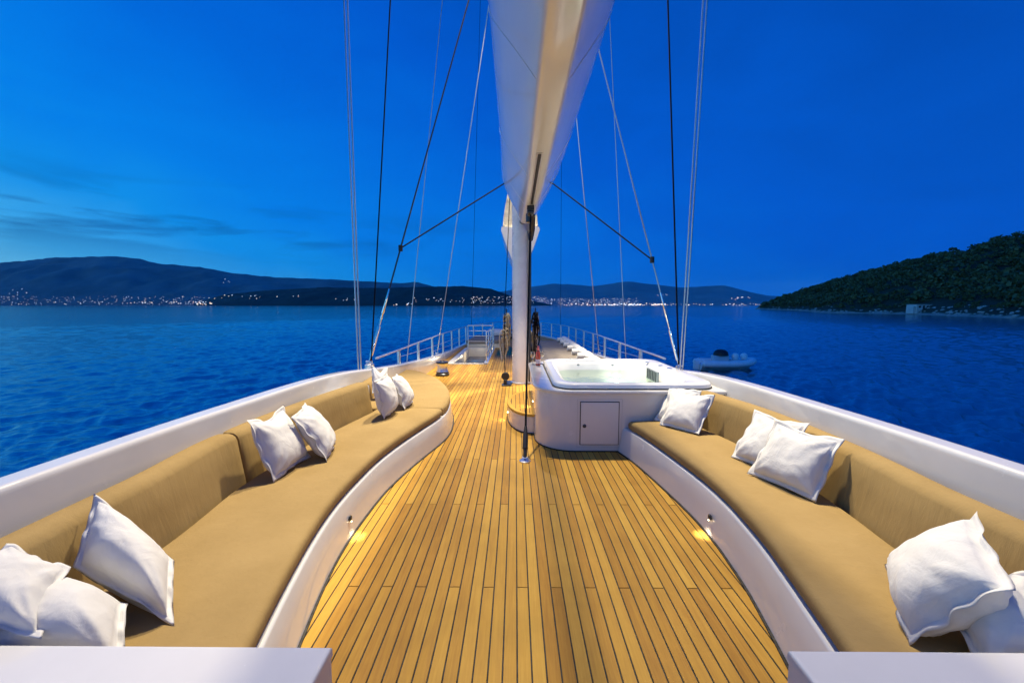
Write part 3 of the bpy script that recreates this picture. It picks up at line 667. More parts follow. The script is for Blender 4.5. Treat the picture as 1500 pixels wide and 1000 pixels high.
pillow([(-2.06, 5.62, .84), (-1.85, 5.70, .80), (-1.80, 5.45, .46), (-1.98, 5.40, .48)], 'limp white pillow sagging behind the pair at the lounge pad', .05, 14, .18)

# ------------------------------------------------------------------ hot tub
tb = thing('hot_tub', (1.3, 5.7, 0), 'white hot tub set in a rounded white cabinet with a locker door', 'hot tub')
def arc(cx, cy, r, a0, a1, n=10): return [(cx + r * math.cos(R(a0 + (a1 - a0) * k / n)), cy + r * math.sin(R(a0 + (a1 - a0) * k / n))) for k in range(n + 1)]
cab = [(2.40, 4.52)] + arc(.70, 4.97, .45, 270, 180)[0:] + arc(.45, 6.70, .20, 180, 90, 6) + [(2.40, 6.90)]
def grow(poly, d):
    p = [np.array(q) for q in poly]; n = len(p); out = []
    for i in range(n):
        a = p[i] - p[i - 1]; b = p[(i + 1) % n] - p[i]; a = a / np.linalg.norm(a); b = b / np.linalg.norm(b); m = np.array([-a[1], a[0]]) + np.array([-b[1], b[0]]); m /= max(.35, m @ m / 2); out.append(tuple(p[i] + m * d))
    return out
X0, X1, Y0, Y1 = .46, 2.36, 4.57, 6.80
def rrect(x0, x1, y0, y1, r, z, n=8, cut=0.0):
    q = []
    for cx, cy, a0, rr_ in ((x1 - r, y0 + r, -90, r), (x1 - r, y1 - r, 0, r), (x0 + r, y1 - r, 90, r), (x0 + r, y0 + r, 180, r)):
        for k in range(n + 1): a = R(a0 + 90 * k / n); q.append((cx + rr_ * math.cos(a), cy + rr_ * math.sin(a), z))
    return q
def radial(poly, c, angs):
    out = []; n = len(poly)
    for a in angs:
        d = np.array([math.cos(a), math.sin(a)]); best = None
        for i in range(n):
            p = np.array(poly[i][:2]) - c; e = np.array(poly[(i + 1) % n][:2]) - c - p; den = d[0] * e[1] - d[1] * e[0]
            if abs(den) < 1e-9: continue
            t = (p[0] * e[1] - p[1] * e[0]) / den; u = (p[0] * d[1] - p[1] * d[0]) / den
            if t > 0 and -1e-6 <= u <= 1 + 1e-6 and (best is None or t > best): best = t
        out.append(tuple(c + d * best))
    return out
TC = np.array([1.41, 5.69])
def ringslab(name, outer, inner, prof, mat, angle=30):
    angs = sorted(set([round(math.atan2(p[1] - TC[1], p[0] - TC[0]), 5) for p in list(outer) + [q[:2] for q in inner]]))
    secs = []
    for kind, d, z in prof: secs.append([(*p, z) for p in radial(grow(outer, d) if kind == 'o' else inner, TC, angs)])
    m = MB(); m.loft(secs, caps=False); return fixn(m.build(name, mat, tb, angle=angle))
HOLE = rrect(X0 + .05, X1 - .05, Y0 + .05, Y1 - .05, .22, 0)
ringslab('cabinet', cab, HOLE, [('o', 0, .012), ('o', 0, .682), ('i', 0, .682)], gel.m); fixn(MB().prism(grow(cab, .008), -.002, .011, .002).build('base_seal', caulk, tb))
ringslab('top_slab', cab, HOLE, [('i', 0, .684), ('o', .022, .684), ('o', .029, .690), ('o', .031, .70), ('o', .029, .714), ('o', .022, .721), ('o', .014, .722), ('o', .004, .722), ('i', 0, .722)], gel.m)
# locker door with frame and knob
dr = MB(); dr.rbox(.748, 1.200, 4.512, 4.53, .085, .595, .001); fixn(dr.build('door_gap', caulk, tb))
d_ = MB(); d_.rbox(.756, 1.192, 4.506, 4.53, .092, .588, .004); door = fixn(d_.build('locker_door', gel.m, tb))
MB().lathe((.80, 4.506, .31), [(0, -.012), (.014, -.011), (.02, -.006), (.022, 0), (0, 0)][::-1], 18, axis=1).build('knob', dsteel, door)
for bx in ((.715, 1.235, 4.5185, 4.53, .055, .0575), (.715, 1.235, 4.5185, 4.53, .622, .6245), (.715, .7175, 4.5185, 4.53, .058, .6215), (1.2325, 1.235, 4.5185, 4.53, .058, .6215)):
    MB().rbox(*bx, .001).build('door_trim', plastic, tb)
# acrylic shell
loops = [rrect(X0 + .03, X1 - .03, Y0 + .03, Y1 - .03, .22, .723), rrect(X0, X1, Y0, Y1, .24, .735), rrect(X0, X1, Y0, Y1, .24, .765), rrect(X0 + .012, X1 - .012, Y0 + .012, Y1 - .012, .24, .785), rrect(X0 + .04, X1 - .04, Y0 + .04, Y1 - .04, .24, .79),
         rrect(X0 + .10, X1 - .22, Y0 + .10, Y1 - .10, .26, .79), rrect(X0 + .125, X1 - .25, Y0 + .125, Y1 - .125, .27, .780), rrect(X0 + .135, X1 - .265, Y0 + .135, Y1 - .135, .27, .755), rrect(X0 + .16, X1 - .29, Y0 + .16, Y1 - .17, .27, .745), rrect(X0 + .19, X1 - .32, Y0 + .19, Y1 - .20, .27, .72),
         rrect(X0 + .23, X1 - .38, Y0 + .23, Y1 - .26, .30, .55), rrect(X0 + .28, X1 - .45, Y0 + .28, Y1 - .32, .30, .42), rrect(X0 + .50, X1 - .68, Y0 + .5, Y1 - .55, .28, .40), rrect(X0 + .54, X1 - .72, Y0 + .54, Y1 - .60, .28, .18)]
m = MB(); m.loft(loops, caps=False); m.f.append(tuple(range(len(m.v) - 36, len(m.v)))); fixn(m.build('shell', acryl, tb, angle=50))
_o = [p[:2] for p in rrect(X0 - .012, X1 + .012, Y0 - .012, Y1 + .012, .25, 0)]
_i = rrect(X0 + .02, X1 - .02, Y0 + .02, Y1 - .02, .24, 0)
m = MB(); m.loft([[(*p, .7215) for p in _o], [(*p, .7285) for p in _o], [(p[0], p[1], .7285) for p in _i]], caps=False); fixn(m.build('rim_seal', caulk, tb))
wv = rrect(X0 + .205, X1 - .345, Y0 + .205, Y1 - .225, .29, .63)
MB().add(wv, [tuple(range(len(wv)))]).build('tub_water', tub_w, tb, smooth=False)
def jet(x, y, z, r, ax, mat=plastic, nm='jet'):
    MB().lathe((x, y, z), [(0, -.006), (r * .6, -.008), (r, -.004), (r, .006), (0, .006)], 16, axis=ax).build(nm, mat, tb)
jet(.80, 6.585, .665, .035, 1, dsteel); jet(1.05, 6.60, .70, .025, 1); jet(1.62, 6.60, .69, .03, 1)
MB().rbox(.92, 1.06, 6.72, 6.76, .788, .80, .004).build('handle', plastic, tb)
for x, y in ((2.10, 6.30), (2.18, 5.95), (2.22, 5.70)): jet(x, y, .795, .035, 2, chrome, 'control_knob')
MB().rbox(1.955, 1.985, 5.45, 5.90, .62, .782, .006).build('skimmer_grille', plastic, tb)
for k in range(6): MB().rbox(1.945, 1.956, 5.48 + k * .068, 5.505 + k * .068, .635, .77, .001).build('grille_slat', dsteel, tb)
for nm, (x, y) in (('tub_lamp', (1.0, 4.98)), ('tub_lamp', (1.62, 6.3))):
    m = MB(); m.lathe((x, y, .47), [(0, 0), (.035, 0), (.035, .012), (0, .014)], 16); b = m.build(nm, emit('tub_glow_' + str(y), (.80, 1, .88), 6), tb)
    ld = bpy.data.lights.new('tub_light', 'POINT'); ld.energy = 2.6; ld.color = (.93, 1, .88); ld.shadow_soft_size = .16
    lo = bpy.data.objects.new('tub_light', ld); lo.location = Vector((x, y, .55)) - Vector(WLOC[b.name]); link(lo, b)
# boarding step with teak treads
st = thing('boarding_step', (.1, 5.9, 0), 'rounded white boarding step with teak treads beside the hot tub', 'step')
def ell(x): # half-plan depth of the step at x
    t = (x + .11) / .36; t = max(0, min(1, t)); return .72 * math.sqrt(max(0, 1 - (1 - t) ** 2))
cy = 5.88
stp = [(.246, cy - .72)] + [(-.11 + .36 * (1 - math.sin(R(a))), cy - .72 * math.cos(R(a)) * 1.0) for a in range(8, 174, 6)] + [(.246, cy + .72)]
fixn(MB().prism(stp, .012, .232, .004).build('riser', gel.m, st)); fixn(MB().prism(grow(stp, .008), -.002, .011, .002).build('base_seal', caulk, st))
rim = MB(); o_p = grow(stp, .014); i_p = grow(stp, -.04); n_ = len(stp)
rim.loft([[(*p, .233) for p in o_p], [(*p, .262) for p in o_p], [(*p, .268) for p in grow(stp, .008)], [(*p, .268) for p in i_p], [(*p, .233) for p in i_p]], caps=False); fixn(rim.build('tread_nosing', teak.m, st))
fixn(MB().prism(grow(stp, -.038), .233, .258, .002).build('tread_bed', caulk, st))
x = -.058
while x < .24:
    xe = min(x + .062, .246); pts = []
    a, b = x + .003, xe - .003
    def hy_(q): 
        t = max(-1, min(1, 1 - (q + .11 - .0) / .36)); return max(.03, .72 * math.sqrt(max(0, 1 - t * t)) - .05)
    q = [(a, cy - hy_(a)), ((a + b) / 2, cy - hy_((a + b) / 2)), (b, cy - hy_(b)), (b, cy + hy_(b)), ((a + b) / 2, cy + hy_((a + b) / 2)), (a, cy + hy_(a))]
    fixn(MB().prism(q, .250, .267, .002).build('plank', teak.m, st)); x += .0625
def step_light(x, y, z, dx, par, pw):
    m = MB(); m.rbox(x - .004, x + .004, y - .02, y + .02, z - .007, z + .007, .002); b = m.build('step_light', lampe, par)
    ld = bpy.data.lights.new('step_lamp', 'SPOT'); ld.energy = pw; ld.color = (1, .76, .42); ld.spot_size = R(120); ld.spot_blend = .8; ld.shadow_soft_size = .02
    lo = bpy.data.objects.new('step_lamp', ld); lo.location = Vector((x + dx * .02, y, z)) - Vector(WLOC[b.name]); lo.rotation_euler = (0, R(62 if dx < 0 else -62), 0); link(lo, b)
step_light(.245, 5.55, .345, -1, tb, 4); step_light(-.116, 5.80, .12, -1, st, 3)
# bottle and glasses on the slab
bt = thing('rose_bottle', (.37, 6.45, .722), 'rose wine bottle standing on the hot tub slab', 'bottle')
bx, by, bz = .37, 6.45, .723
MB().lathe((bx, by, bz), [(0, 0), (.036, 0), (.041, .006), (.041, .17), (.036, .20), (.018, .245), (.015, .26), (.015, .27)], 20).build('glass_body', rosebottle.m, bt)
MB().lathe((bx, by, bz), [(.0165, .25), (.0175, .252), (.0175, .315), (.016, .32), (0, .32)], 16).build('foil_neck', foil, bt)
MB().lathe((bx, by, bz), [(.0418, .03), (.0423, .031), (.0423, .10), (.0418, .101)], 20).build('paper_label', labelm, bt)
for gx, gy, lab in ((.29, 6.58, 'stemmed glass behind the bottle, towards the mast'), (.44, 6.62, 'stemmed glass behind the bottle, towards the tub rim')):
    g = MB(); g.lathe((gx, gy, .723), [(0, 0), (.032, 0), (.032, .003), (.006, .008), (.004, .09), (.02, .11), (.038, .14), (.040, .17), (.034, .21), (.032, .21), (.037, .17), (.035, .142), (.018, .116), (0, .112)], 18)
    tag(g.build('wine_glass', glassm.m, None), lab, 'glass', 'glasses by the bottle')
# ------------------------------------------------------------------ mast and boom
ma = thing('mast', (.13, 8.74, 0), 'tall white round mast stepped on the teak deck beside the hot tub', 'mast')
def oval(x, y, rx_, ry_, z, n=28): return [(x + rx_ * math.cos(2 * math.pi * k / n), y + ry_ * math.sin(2 * math.pi * k / n), z) for k in range(n)]
m = MB(); m.loft([oval(.13, 8.74, .20, .24, z) for z in (.0, .02, 4, 8, 14, 20, 27)]); m.build('spar', mastw, ma)
m = MB(); m.loft([oval(.13, 8.74, .225, .265, -.001), oval(.13, 8.74, .225, .265, .02), oval(.13, 8.74, .203, .243, .03)]); m.build('collar', gel.m, ma)
MB().rbox(.285, .335, 8.50, 8.57, .05, 12, .012).build('sail_track', dsteel, ma)
for z, hw in ((10.2, 1.5), (15.75, 1.95)):
    for sg in (-1, 1):
        m = MB(); m.tube([(.13 + sg * .15, 8.8, z), (.13 + sg * hw, 9.35, z + .1)], [.09, .05], 10); m.build('spreader', mastw, ma)
for sg, lab in ((-1, 'deck floodlight under the mast spreader over the long sofa side'), (1, 'deck floodlight under the mast spreader over the hot tub side')):
    fx, fy, fz = .13 + sg * 1.75, 9.29, 15.5
    fl = thing('deck_floodlight', (fx, fy, fz), lab, 'floodlight', 'mast floodlights')
    MB().lathe((fx, fy, fz), [(.10, 0), (.115, .01), (.09, .14), (.03, .20), (.02, .29), (0, .29)], 18).build('housing', dsteel, fl)
    MB().lathe((fx, fy, fz), [(0, .004), (.095, .004), (.095, .012), (0, .012)], 18).build('lens', floode, fl)
    ld = bpy.data.lights.new('flood_lamp', 'SPOT'); ld.energy = FLOOD_W; ld.color = WARM; ld.spot_size = R(53); ld.spot_blend = .7; ld.shadow_soft_size = .34
    lo = bpy.data.objects.new('flood_lamp', ld); lo.location = (0, 0, -.03); lo.rotation_euler = (R(-10.5), R(sg * 3), 0); link(lo, fl)
fd = thing('foredeck_fill_lamp', (.13, 9.05, 8.6), 'small fill floodlight added on the forward face of the mast above the foredeck', 'floodlight')  # unseen lamp, added to brighten the dark foredeck
MB().lathe((.13, 9.08, 8.6), [(.06, 0), (.07, .01), (.055, .10), (.02, .14), (0, .14)], 16).build('housing', dsteel, fd); MB().rbox(.11, .15, 8.97, 9.08, 8.68, 8.72, .004).build('bracket', dsteel, fd)
MB().lathe((.13, 9.08, 8.6), [(0, .004), (.055, .004), (.055, .012), (0, .012)], 16).build('lens', floode, fd)
ld = bpy.data.lights.new('foredeck_fill_bulb', 'SPOT'); ld.energy = 1500; ld.color = WARM; ld.spot_size = R(96); ld.spot_blend = .8; ld.shadow_soft_size = .08
lo = bpy.data.objects.new('foredeck_fill_bulb', ld); lo.location = (0, .04, -.03); lo.rotation_euler = (R(38), 0, 0); link(lo, fd)
ml = thing('boom_lamp', (.245, 7.35, 3.2), 'small dark downlight under the boom close to the mast', 'lamp')
MB().lathe((.245, 7.35, 3.2), [(.050, .0), (.058, 0), (.058, .14), (0, .14), (0, .135), (.050, .13), (.050, 0)], 18).build('housing', dsteel, ml)
MB().lathe((.245, 7.35, 3.2), [(0, .10), (.046, .10), (.046, .11), (0, .11)], 16).build('lens', floode, ml)
ld = bpy.data.lights.new('boom_lamp_bulb', 'SPOT'); ld.energy = 500; ld.color = WARM; ld.spot_size = R(100); ld.spot_blend = .8; ld.shadow_soft_size = .04
lo = bpy.data.objects.new('boom_lamp_bulb', ld); lo.location = (0, 0, -.01); lo.rotation_euler = (R(-12), R(4), 0); link(lo, ml)
bo = thing('main_boom', (.26, 4, 3.3), 'huge white V shaped boom running overhead from the mast', 'boom')
def boom_sec(y, k, drop=0):
    x = .275 - .06 * max(0, (y - 6)) / 2.3; h = .09 + (.105 - .09) * 1
    half = [(.0, 3.335), (.085, 3.335), (.105, 3.340), (.122, 3.358), (.21, 3.49), (.30, 3.635), (.385, 3.78), (.45, 3.91), (.485, 4.02), (.49, 4.10), (.46, 4.16), (.38, 4.18), (0, 4.18)]
    q = []
    for a, z in half: q.append((a if a <= .126 else .125 + (a - .125) * k, 3.335 + (z - 3.335) * (1 if True else k)))
    kk = min(1, .55 + .45 * k)
    q = [(a * (1 if k > .3 else .6 + k), 3.335 + (z - 3.335) * kk) for a, z in q]
    return [(x + a, y, z) for a, z in q] + [(x - a, y, z) for a, z in q[-2:0:-1]]
ysb = [-4, -2, 0, 1.5, 3, 4.5, 5.6, 6.2, 6.6, 7.0, 7.3, 7.6, 7.85, 8.05, 8.2]; kb = [1, 1, 1, 1, 1, 1, 1, 1, 1, 1, 1, .98, .86, .5, .05]
m = MB(); m.loft([boom_sec(y, k) for y, k in zip(ysb, kb)]); fixn(m.build('boom_shell', boomw.m, bo, angle=50))
for ysm in (1.9, 3.1, 5.3, 6.7):
    sec = boom_sec(ysm, 1); hl_ = len(sec) // 2
    for side in (sec[3:11], [sec[-k] for k in range(3, 11)]):
        arcp = [(p[0] + (.0015 if p[0] > .27 else -.0015), p[1] + .35 * math.sin(math.pi * .5 * i / 7) ** 2, p[2] - .001) for i, p in enumerate(side)]
        MB().tube(arcp, .0022, 5).build('panel_seam', boomw.m, bo)
MB().rbox(.232, .292, 4.45, 6.65, 3.328, 3.3345, .002).build('slot_frame', steel, bo)
MB().rbox(.243, .281, 4.48, 6.62, 3.3255, 3.329, .001).build('sheet_slot', black, bo)
m = MB(); m.tube([(.22, 8.1, 3.42), (.15, 8.52, 3.45)], .07, 12); m.build('gooseneck', dsteel, bo)
m = MB(); m.rbox(.19, .31, 6.70, 6.95, 3.26, 3.334, .02); m.lathe((.25, 6.8, 3.24), [(0, -.05), (.06, -.05), (.07, 0), (.06, .05), (0, .05)], 16, axis=0); m.build('sheet_block', dsteel, bo)
m = MB(); m.tube([(.305, 7.3, 3.30), (.31, 7.5, 3.1), (.30, 8.0, 3.0), (.29, 8.42, 3.2)], .05, 10); m.build('vang_ram', black, bo)
# mainsheet strut from deck plate to boom
sp = thing('mainsheet_strut', (.106, 4.229, 0), 'thin black strut from a chrome deck plate up to the boom', 'rigging')
A_ = Vector((.106, 4.229, .05)); B_ = Vector((.25, 6.80, 3.24)); dv = (B_ - A_)
MB().lathe((.106, 4.229, 0), [(0, -.001), (.062, -.001), (.062, .010), (.045, .022), (.03, .05), (0, .055)], 24).build('deck_plate', steel, sp)
m = MB(); m.tube([A_ - dv * .01, A_ + dv * .02, A_ + dv * .022, A_ + dv * .055, A_ + dv * .085], [.022, .022, .03, .03, .016], 12); m.build('end_fitting', black, sp)
m = MB(); m.tube([A_ + dv * .05, B_], .0125, 8); m.build('rod', dyneema, sp)
# furled foresail on its own boom ahead of the mast
fs = thing('furled_foresail', (.13, 12, 2.4), 'furled cream sail on a V boom seen end on behind the mast', 'sail')
def v_sec(y, pts): return [(.12 + a, y, z) for a, z in pts] + [(.12 - a, y, z) for a, z in pts[-2:0:-1]]
vb = [(0, 2.45), (.10, 2.50), (.22, 2.85), (.36, 3.2), (.47, 3.52), (.455, 3.60), (.3, 3.60), (0, 3.55)]
m = MB(); m.loft([v_sec(y, vb) for y in (9.9, 10.6, 11.6, 12.6)]); fixn(m.build('boom_trough', mastw, fs, angle=40))
m = MB(); secs = []
for i, y in enumerate(np.linspace(10.0, 12.6, 14)):
    q = []
    for a, z in ((0, 3.55), (.30, 3.58), (.43, 3.66), (.41, 3.85), (.36, 4.15), (.30, 4.5), (.24, 4.82), (.18, 5.06), (0, 5.2)):
        j = 1 + .12 * noise.noise(Vector((a * 9, y * 3, z * 4))); top = 1 - .5 * (i / 13) * max(0, (z - 3.7) / 1.5); q.append((a * j, 3.55 + (z - 3.55) * top))
    secs.append(v_sec(y, q))
m.loft(secs); fixn(m.build('sail_folds', sailc.m, fs, angle=60))
# rope hanks hung at the mast
def hank(x, y, z, n, ln, mat, label, seed, thick=.013):
    r = random.Random(seed); root = thing('rope_coil', (x, y, z - ln), label, 'rope', 'rope coils at the mast')
    for k in range(n):
        w_ = r.uniform(.015, .05); l_ = ln * r.uniform(.55, 1.1); dx, dy = r.uniform(-.06, .06), r.uniform(-.06, .06); ph = r.uniform(-.5, .5); pts = []
        for i in range(25):
            a = 2 * math.pi * i / 24; pts.append((x + dx + w_ * math.sin(a) * math.cos(ph) + .018 * math.sin(2 * a + 2 * k), y + dy + w_ * math.sin(a) * math.sin(ph) + .03 * math.sin(3 * a + k), z - l_ / 2 + l_ / 2 * math.cos(a) + .03 * math.sin(2 * a + k)))
        MB().tube(pts, thick, 6).build('rope_turn', mat if k % 3 else grey_rope, root)
    pts = [(x + .07 * math.cos(t * .9), y + .07 * math.sin(t * .9), z - ln * .35 + t * .012) for t in range(24)]
    MB().tube(pts, thick, 6).build('gasket_turn', mat, root)
    MB().tube([(x, y, z - .02), (x, y, z + .12)], .015, 8).build('pin', dsteel, root)
hank(-.20, 8.82, 1.50, 8, .78, beige_rope, 'beige rope coil on the mast side facing the long sofa, upper', 1)
hank(-.24, 8.66, 1.15, 6, .62, beige_rope, 'beige and grey rope coil hanging lowest on the mast side facing the long sofa', 2)
hank(.44, 8.84, 1.52, 8, .95, dyneema, 'dark rope coil on the mast side facing the hot tub', 3)
hank(.40, 8.96, 1.1, 5, .70, beige_rope, 'beige rope coil below the dark one on the mast side facing the hot tub', 4)
hl = MB(); hl.tube([(-.22, 8.45, .20), (-.235, 8.5, .6), (-.24, 8.62, 1.3), (-.10, 8.72, 4.5), (-.06, 8.74, 9)], .009, 6); tag(hl.build('halyard', dyneema, None), 'thin dark halyard running up the mast from the deck turning block', 'rope')
tbk = thing('turning_block', (-.19, 8.36, 0), 'black deck turning block with blue rope at the mast foot', 'block')
MB().rbox(-.29, -.08, 8.27, 8.45, -.001, .025, .008).build('base_plate', dsteel, tbk)
m = MB(); m.lathe((-.21, 8.36, .20), [(0, -.035), (.075, -.03), (.085, -.02), (.05, 0), (.085, .02), (.075, .03), (0, .035)], 18, axis=1); m.rbox(-.245, -.175, 8.31, 8.41, .026, .13, .01); m.build('sheave', black, tbk)
m = MB(); m.tube([(-.13 + .05 * math.cos(t * .5), 8.34 + .06 * math.sin(t * .5), .03 + .002 * t) for t in range(34)], .012, 6); m.build('rope_tail', simple('blue_rope', (.05, .12, .35), .8, 0, .2, 60), tbk)

# ------------------------------------------------------------------ standing and running rigging
def rig(name, label, p0, p1, r, mat, turn=None, group='rigging lines', sag=0):
    p0, p1 = Vector(p0), Vector(p1); root = thing(name, tuple(p0), label, 'rigging', group); d = p1 - p0; q = p0
    if turn:
        n = d.normalized(); tl, tr_ = turn
        MB().tube([p0 - n * .05, p0 + n * .10, p0 + n * .11, p0 + n * (.11 + tl * .45), p0 + n * (.12 + tl * .45), p0 + n * (.14 + tl * .62), p0 + n * (.15 + tl * .62), p0 + n * (.15 + tl)], [tr_ * .5, tr_ * .6, tr_, tr_, tr_ * .55, tr_ * .55, tr_ * .8, tr_ * .5], 10).build('turnbuckle', chrome, root)
        MB().rbox(p0.x - .05, p0.x + .05, p0.y - .07, p0.y + .07, p0.z - .10, p0.z - .03, .012).build('chain_plate', steel, root)
        m = MB(); m.tube([(p0.x - .05, p0.y, p0.z + .0), (p0.x + .05, p0.y, p0.z + .0)], .022, 10); m.build('toggle', steel, root); q = p0 + n * (.1 + tl)
    pts = [q + (p1 - q) * (i / 10) + Vector((0, 0, -sag * math.sin(math.pi * i / 10))) for i in range(11)]
    MB().tube(pts, r, 6).build('wire' if mat is wire else 'rope', mat, root); return root
shL0, shL1 = Vector((-2.377, 6.4, .78)), Vector((.099, 8.7, 11.32)); shR0, shR1 = Vector((2.652, 6.4, .71)), Vector((.097, 8.7, 12.47))
a = rig('shroud', 'slanting steel shroud with turnbuckle rising from the bulwark by the long sofa', shL0, shL1, .0135, dsteel, (1.1, .028)); b = rig('shroud', 'slanting steel shroud with turnbuckle rising from the bulwark by the hot tub', shR0, shR1, .012, wire, (1.1, .026))
rig('twin_line', 'outer line of the upright pair by the long sofa', (-2.44, 6.1, .68), (-2.50, 6.1, 16), .011, wire); rig('twin_line', 'inner line of the upright pair by the long sofa', (-2.398, 6.1, .68), (-2.43, 6.1, 16), .011, wire)
rig('twin_line', 'inner line of the upright pair by the tender side bulwark', (2.603, 6.25, .67), (2.845, 5.97, 16), .011, wire); rig('twin_line', 'outer line of the upright pair by the tender side bulwark', (2.646, 6.25, .67), (2.93, 5.97, 16), .011, wire)
rig('running_stay', 'dark running stay beside the slanting shroud by the long sofa', (-2.343, 6.4, .80), (-1.73, 7.35, 12), .011, dyneema); rig('running_stay', 'black running stay beside the slanting shroud by the hot tub', (2.64, 6.4, .75), (2.27, 7.36, 12), .013, dyneema)
rig('cap_shroud', 'thin pale cap shroud rising from the guard rail ahead of the long sofa', (-2.452, 8.9, .43), (.08, 8.7, 20.8), .009, wire); rig('cap_shroud', 'thin pale cap shroud rising from the guard rail behind the hot tub', (2.60, 9.3, .42), (1.75, 9.3, 12), .009, wire)
rig('forward_shroud', 'grey forward shroud rising beside the winch and hatch', (-2.42, 12.2, .24), (.099, 8.7, 11.68), .012, wire, (.7, .03)); rig('forward_shroud', 'grey forward shroud rising beside the sun loungers', (2.58, 12.2, .24), (.09, 8.7, 15.8), .012, wire, (.7, .03))
rig('fore_stay_line', 'hair thin dark line rising near the bow beyond the hatch rail', (-2.10, 19, .75), (-1.45, 19.5, 20), .009, dyneema); rig('fore_stay_line', 'hair thin dark line rising near the bow beyond the sun loungers', (2.15, 19, .8), (2.15, 19.6, 14), .009, dyneema)
def on(p, q, t): return p + (q - p) * t
jl, jr = on(shL0, shL1, .178), on(shR0, shR1, .148)
for p0, p1, lab in (((-.13, 7.7, 4.02), jl, 'black tie rope from the boom to the shroud by the long sofa'), ((.655, 7.7, 4.0), jr, 'black tie rope from the boom to the shroud by the hot tub')):
    t = rig('boom_tie', lab, p0, p1, .013, dyneema, group='boom tie ropes')
    m = MB(); m.tube([Vector(p1) - Vector((0, 0, .05)), Vector(p1) + Vector((0, 0, .05))], .035, 10); m.build('rope_clutch', black, t)

# ------------------------------------------------------------------ guard rails
def rail(sgn, label):
    root = thing('guard_rail', (XC + sgn * 2.4, 12, .3), label, 'railing', 'guard rails')
    def xr(y): return XC + sgn * (halfw(y) - .085)
    top = lambda y: .815 - .006 * max(0, y - 12)
    ys_ = np.concatenate([np.arange(6.6, 23.4, .4), [23.4]]); m = MB()
    m.tube([(xr(y), y, top(y)) for y in ys_], .017, 8); m.build('top_rail', steel, root)
    for f in (.5, .74):
        y0 = 7.9 if f == .5 else 10.9; m = MB(); m.tube([(xr(y), y, capz(y) + (top(y) - capz(y)) * (f if f == .5 else .25)) for y in np.arange(y0, 23, .4)], .006, 6); m.build('rail_wire', wire, root)
    y = 7.87
    while y < 23.2:
        m = MB()
        for dy in (-.035, .035): m.rbox(xr(y) - .02, xr(y) + .02, y + dy - .012, y + dy + .012, capz(y) - .005, top(y) - .012, .004)
        m.build('stanchion', steel, root); y += 1.555
    return root
rail(-1, 'stainless guard rail along the bulwark past the winch and hatch'); rail(1, 'stainless guard rail along the bulwark behind the hot tub and loungers')
pu = MB(); pu.tube([(XC - .85, 23.3, .74), (XC - .55, 23.9, .75), (XC, 24.3, .76), (XC + .55, 23.9, .75), (XC + .85, 23.3, .74)], .018, 8)
for sx in (-.55, .55): pu.tube([(XC + sx, 23.9, .08), (XC + sx, 23.9, .75)], .016, 8)
tag(pu.build('bow_pulpit', steel, None), 'stainless rail closing the bow between both guard rails', 'railing')
# ------------------------------------------------------------------ winch
wi = thing('winch', (-1.77, 9.55, 0), 'chrome rope winch with dark base standing on the deck past the lounge pad', 'winch')
MB().lathe((-1.77, 9.55, 0), [(0, -.001), (.165, -.001), (.165, .05), (.15, .065), (.15, .10), (0, .10)], 28).build('base', dsteel, wi)
MB().lathe((-1.77, 9.55, 0), [(0, .10), (.145, .101), (.132, .13), (.118, .18), (.118, .24), (.13, .29), (.135, .30), (0, .30)], 28).build('drum', steel, wi)
MB().lathe((-1.77, 9.55, 0), [(0, .30), (.14, .301), (.15, .315), (.145, .34), (.06, .35), (.05, .365), (.02, .355), (0, .355)], 28).build('self_tailer', dsteel, wi)
# ------------------------------------------------------------------ companionway well, rail
hw_ = thing('companionway', (-1.42, 13.5, -.3), 'sunken companionway with cream walls and a dark glass sliding hatch', 'hatch')
MB().rbox(HX0 + .01, HX1 - .01, HY0 + .01, HY1 - .01, -.40, -.32, .002).build('floor', cream, hw_)
MB().add([(-1.80, HY0 + .05, -.30), (HX1 - .06, HY0 + .05, -.30), (HX1 - .06, HY1 - .08, -.30), (-1.80, HY1 - .08, -.30), (-1.80, HY0 + .05, -.319), (HX1 - .06, HY0 + .05, -.319), (HX1 - .06, HY1 - .08, -.319), (-1.80, HY1 - .08, -.319)], [(0, 1, 2, 3), (0, 4, 5, 1), (1, 5, 6, 2), (2, 6, 7, 3), (3, 7, 4, 0)]).build('glass_hatch', hatchg, hw_, smooth=False)
MB().rbox(HX0 + .01, HX1 - .01, HY1 - .07, HY1 + .03, -.318, .04, .01).build('far_wall', cream, hw_)
MB().rbox(HX0 - .02, -1.81, HY0, HY1 - .071, -.318, .03, .02).build('side_bench', cream, hw_)
MB().rbox(HX1 - .05, HX1 + .07, HY0, HY1 + .03, -.318, .05, .01).build('curb', gel.m, hw_)
MB().rbox(HX0, HX1 - .051, HY0 - .05, HY0 + .04, -.318, .022, .008).build('sill', cream, hw_)
wl = MB(); wl.rbox(-1.815, -1.800, 13.2, 13.35, -.02, .015, .003); wlb = wl.build('well_light', lampe, hw_)
ld = bpy.data.lights.new('well_lamp', 'POINT'); ld.energy = 9; ld.color = (1, .80, .5); ld.shadow_soft_size = .04
lo = bpy.data.objects.new('well_lamp', ld); lo.location = Vector((-1.45, 14.2, -.12)) - Vector(WLOC[wlb.name]); link(lo, wlb)
hr = thing('companionway_rail', (-1.4, 14, .05), 'square stainless guard rail around the sunken companionway', 'railing')
def tubeo(pts, r, nm): MB().tube(pts, r, 8).build(nm, steel, hr)
xa, xb = HX0 + .12, HX1 + .01
for y in (11.62, 12.65, 13.7, 14.7, 15.6): tubeo([(xb, y, .05), (xb, y, .91)], .018, 'post')
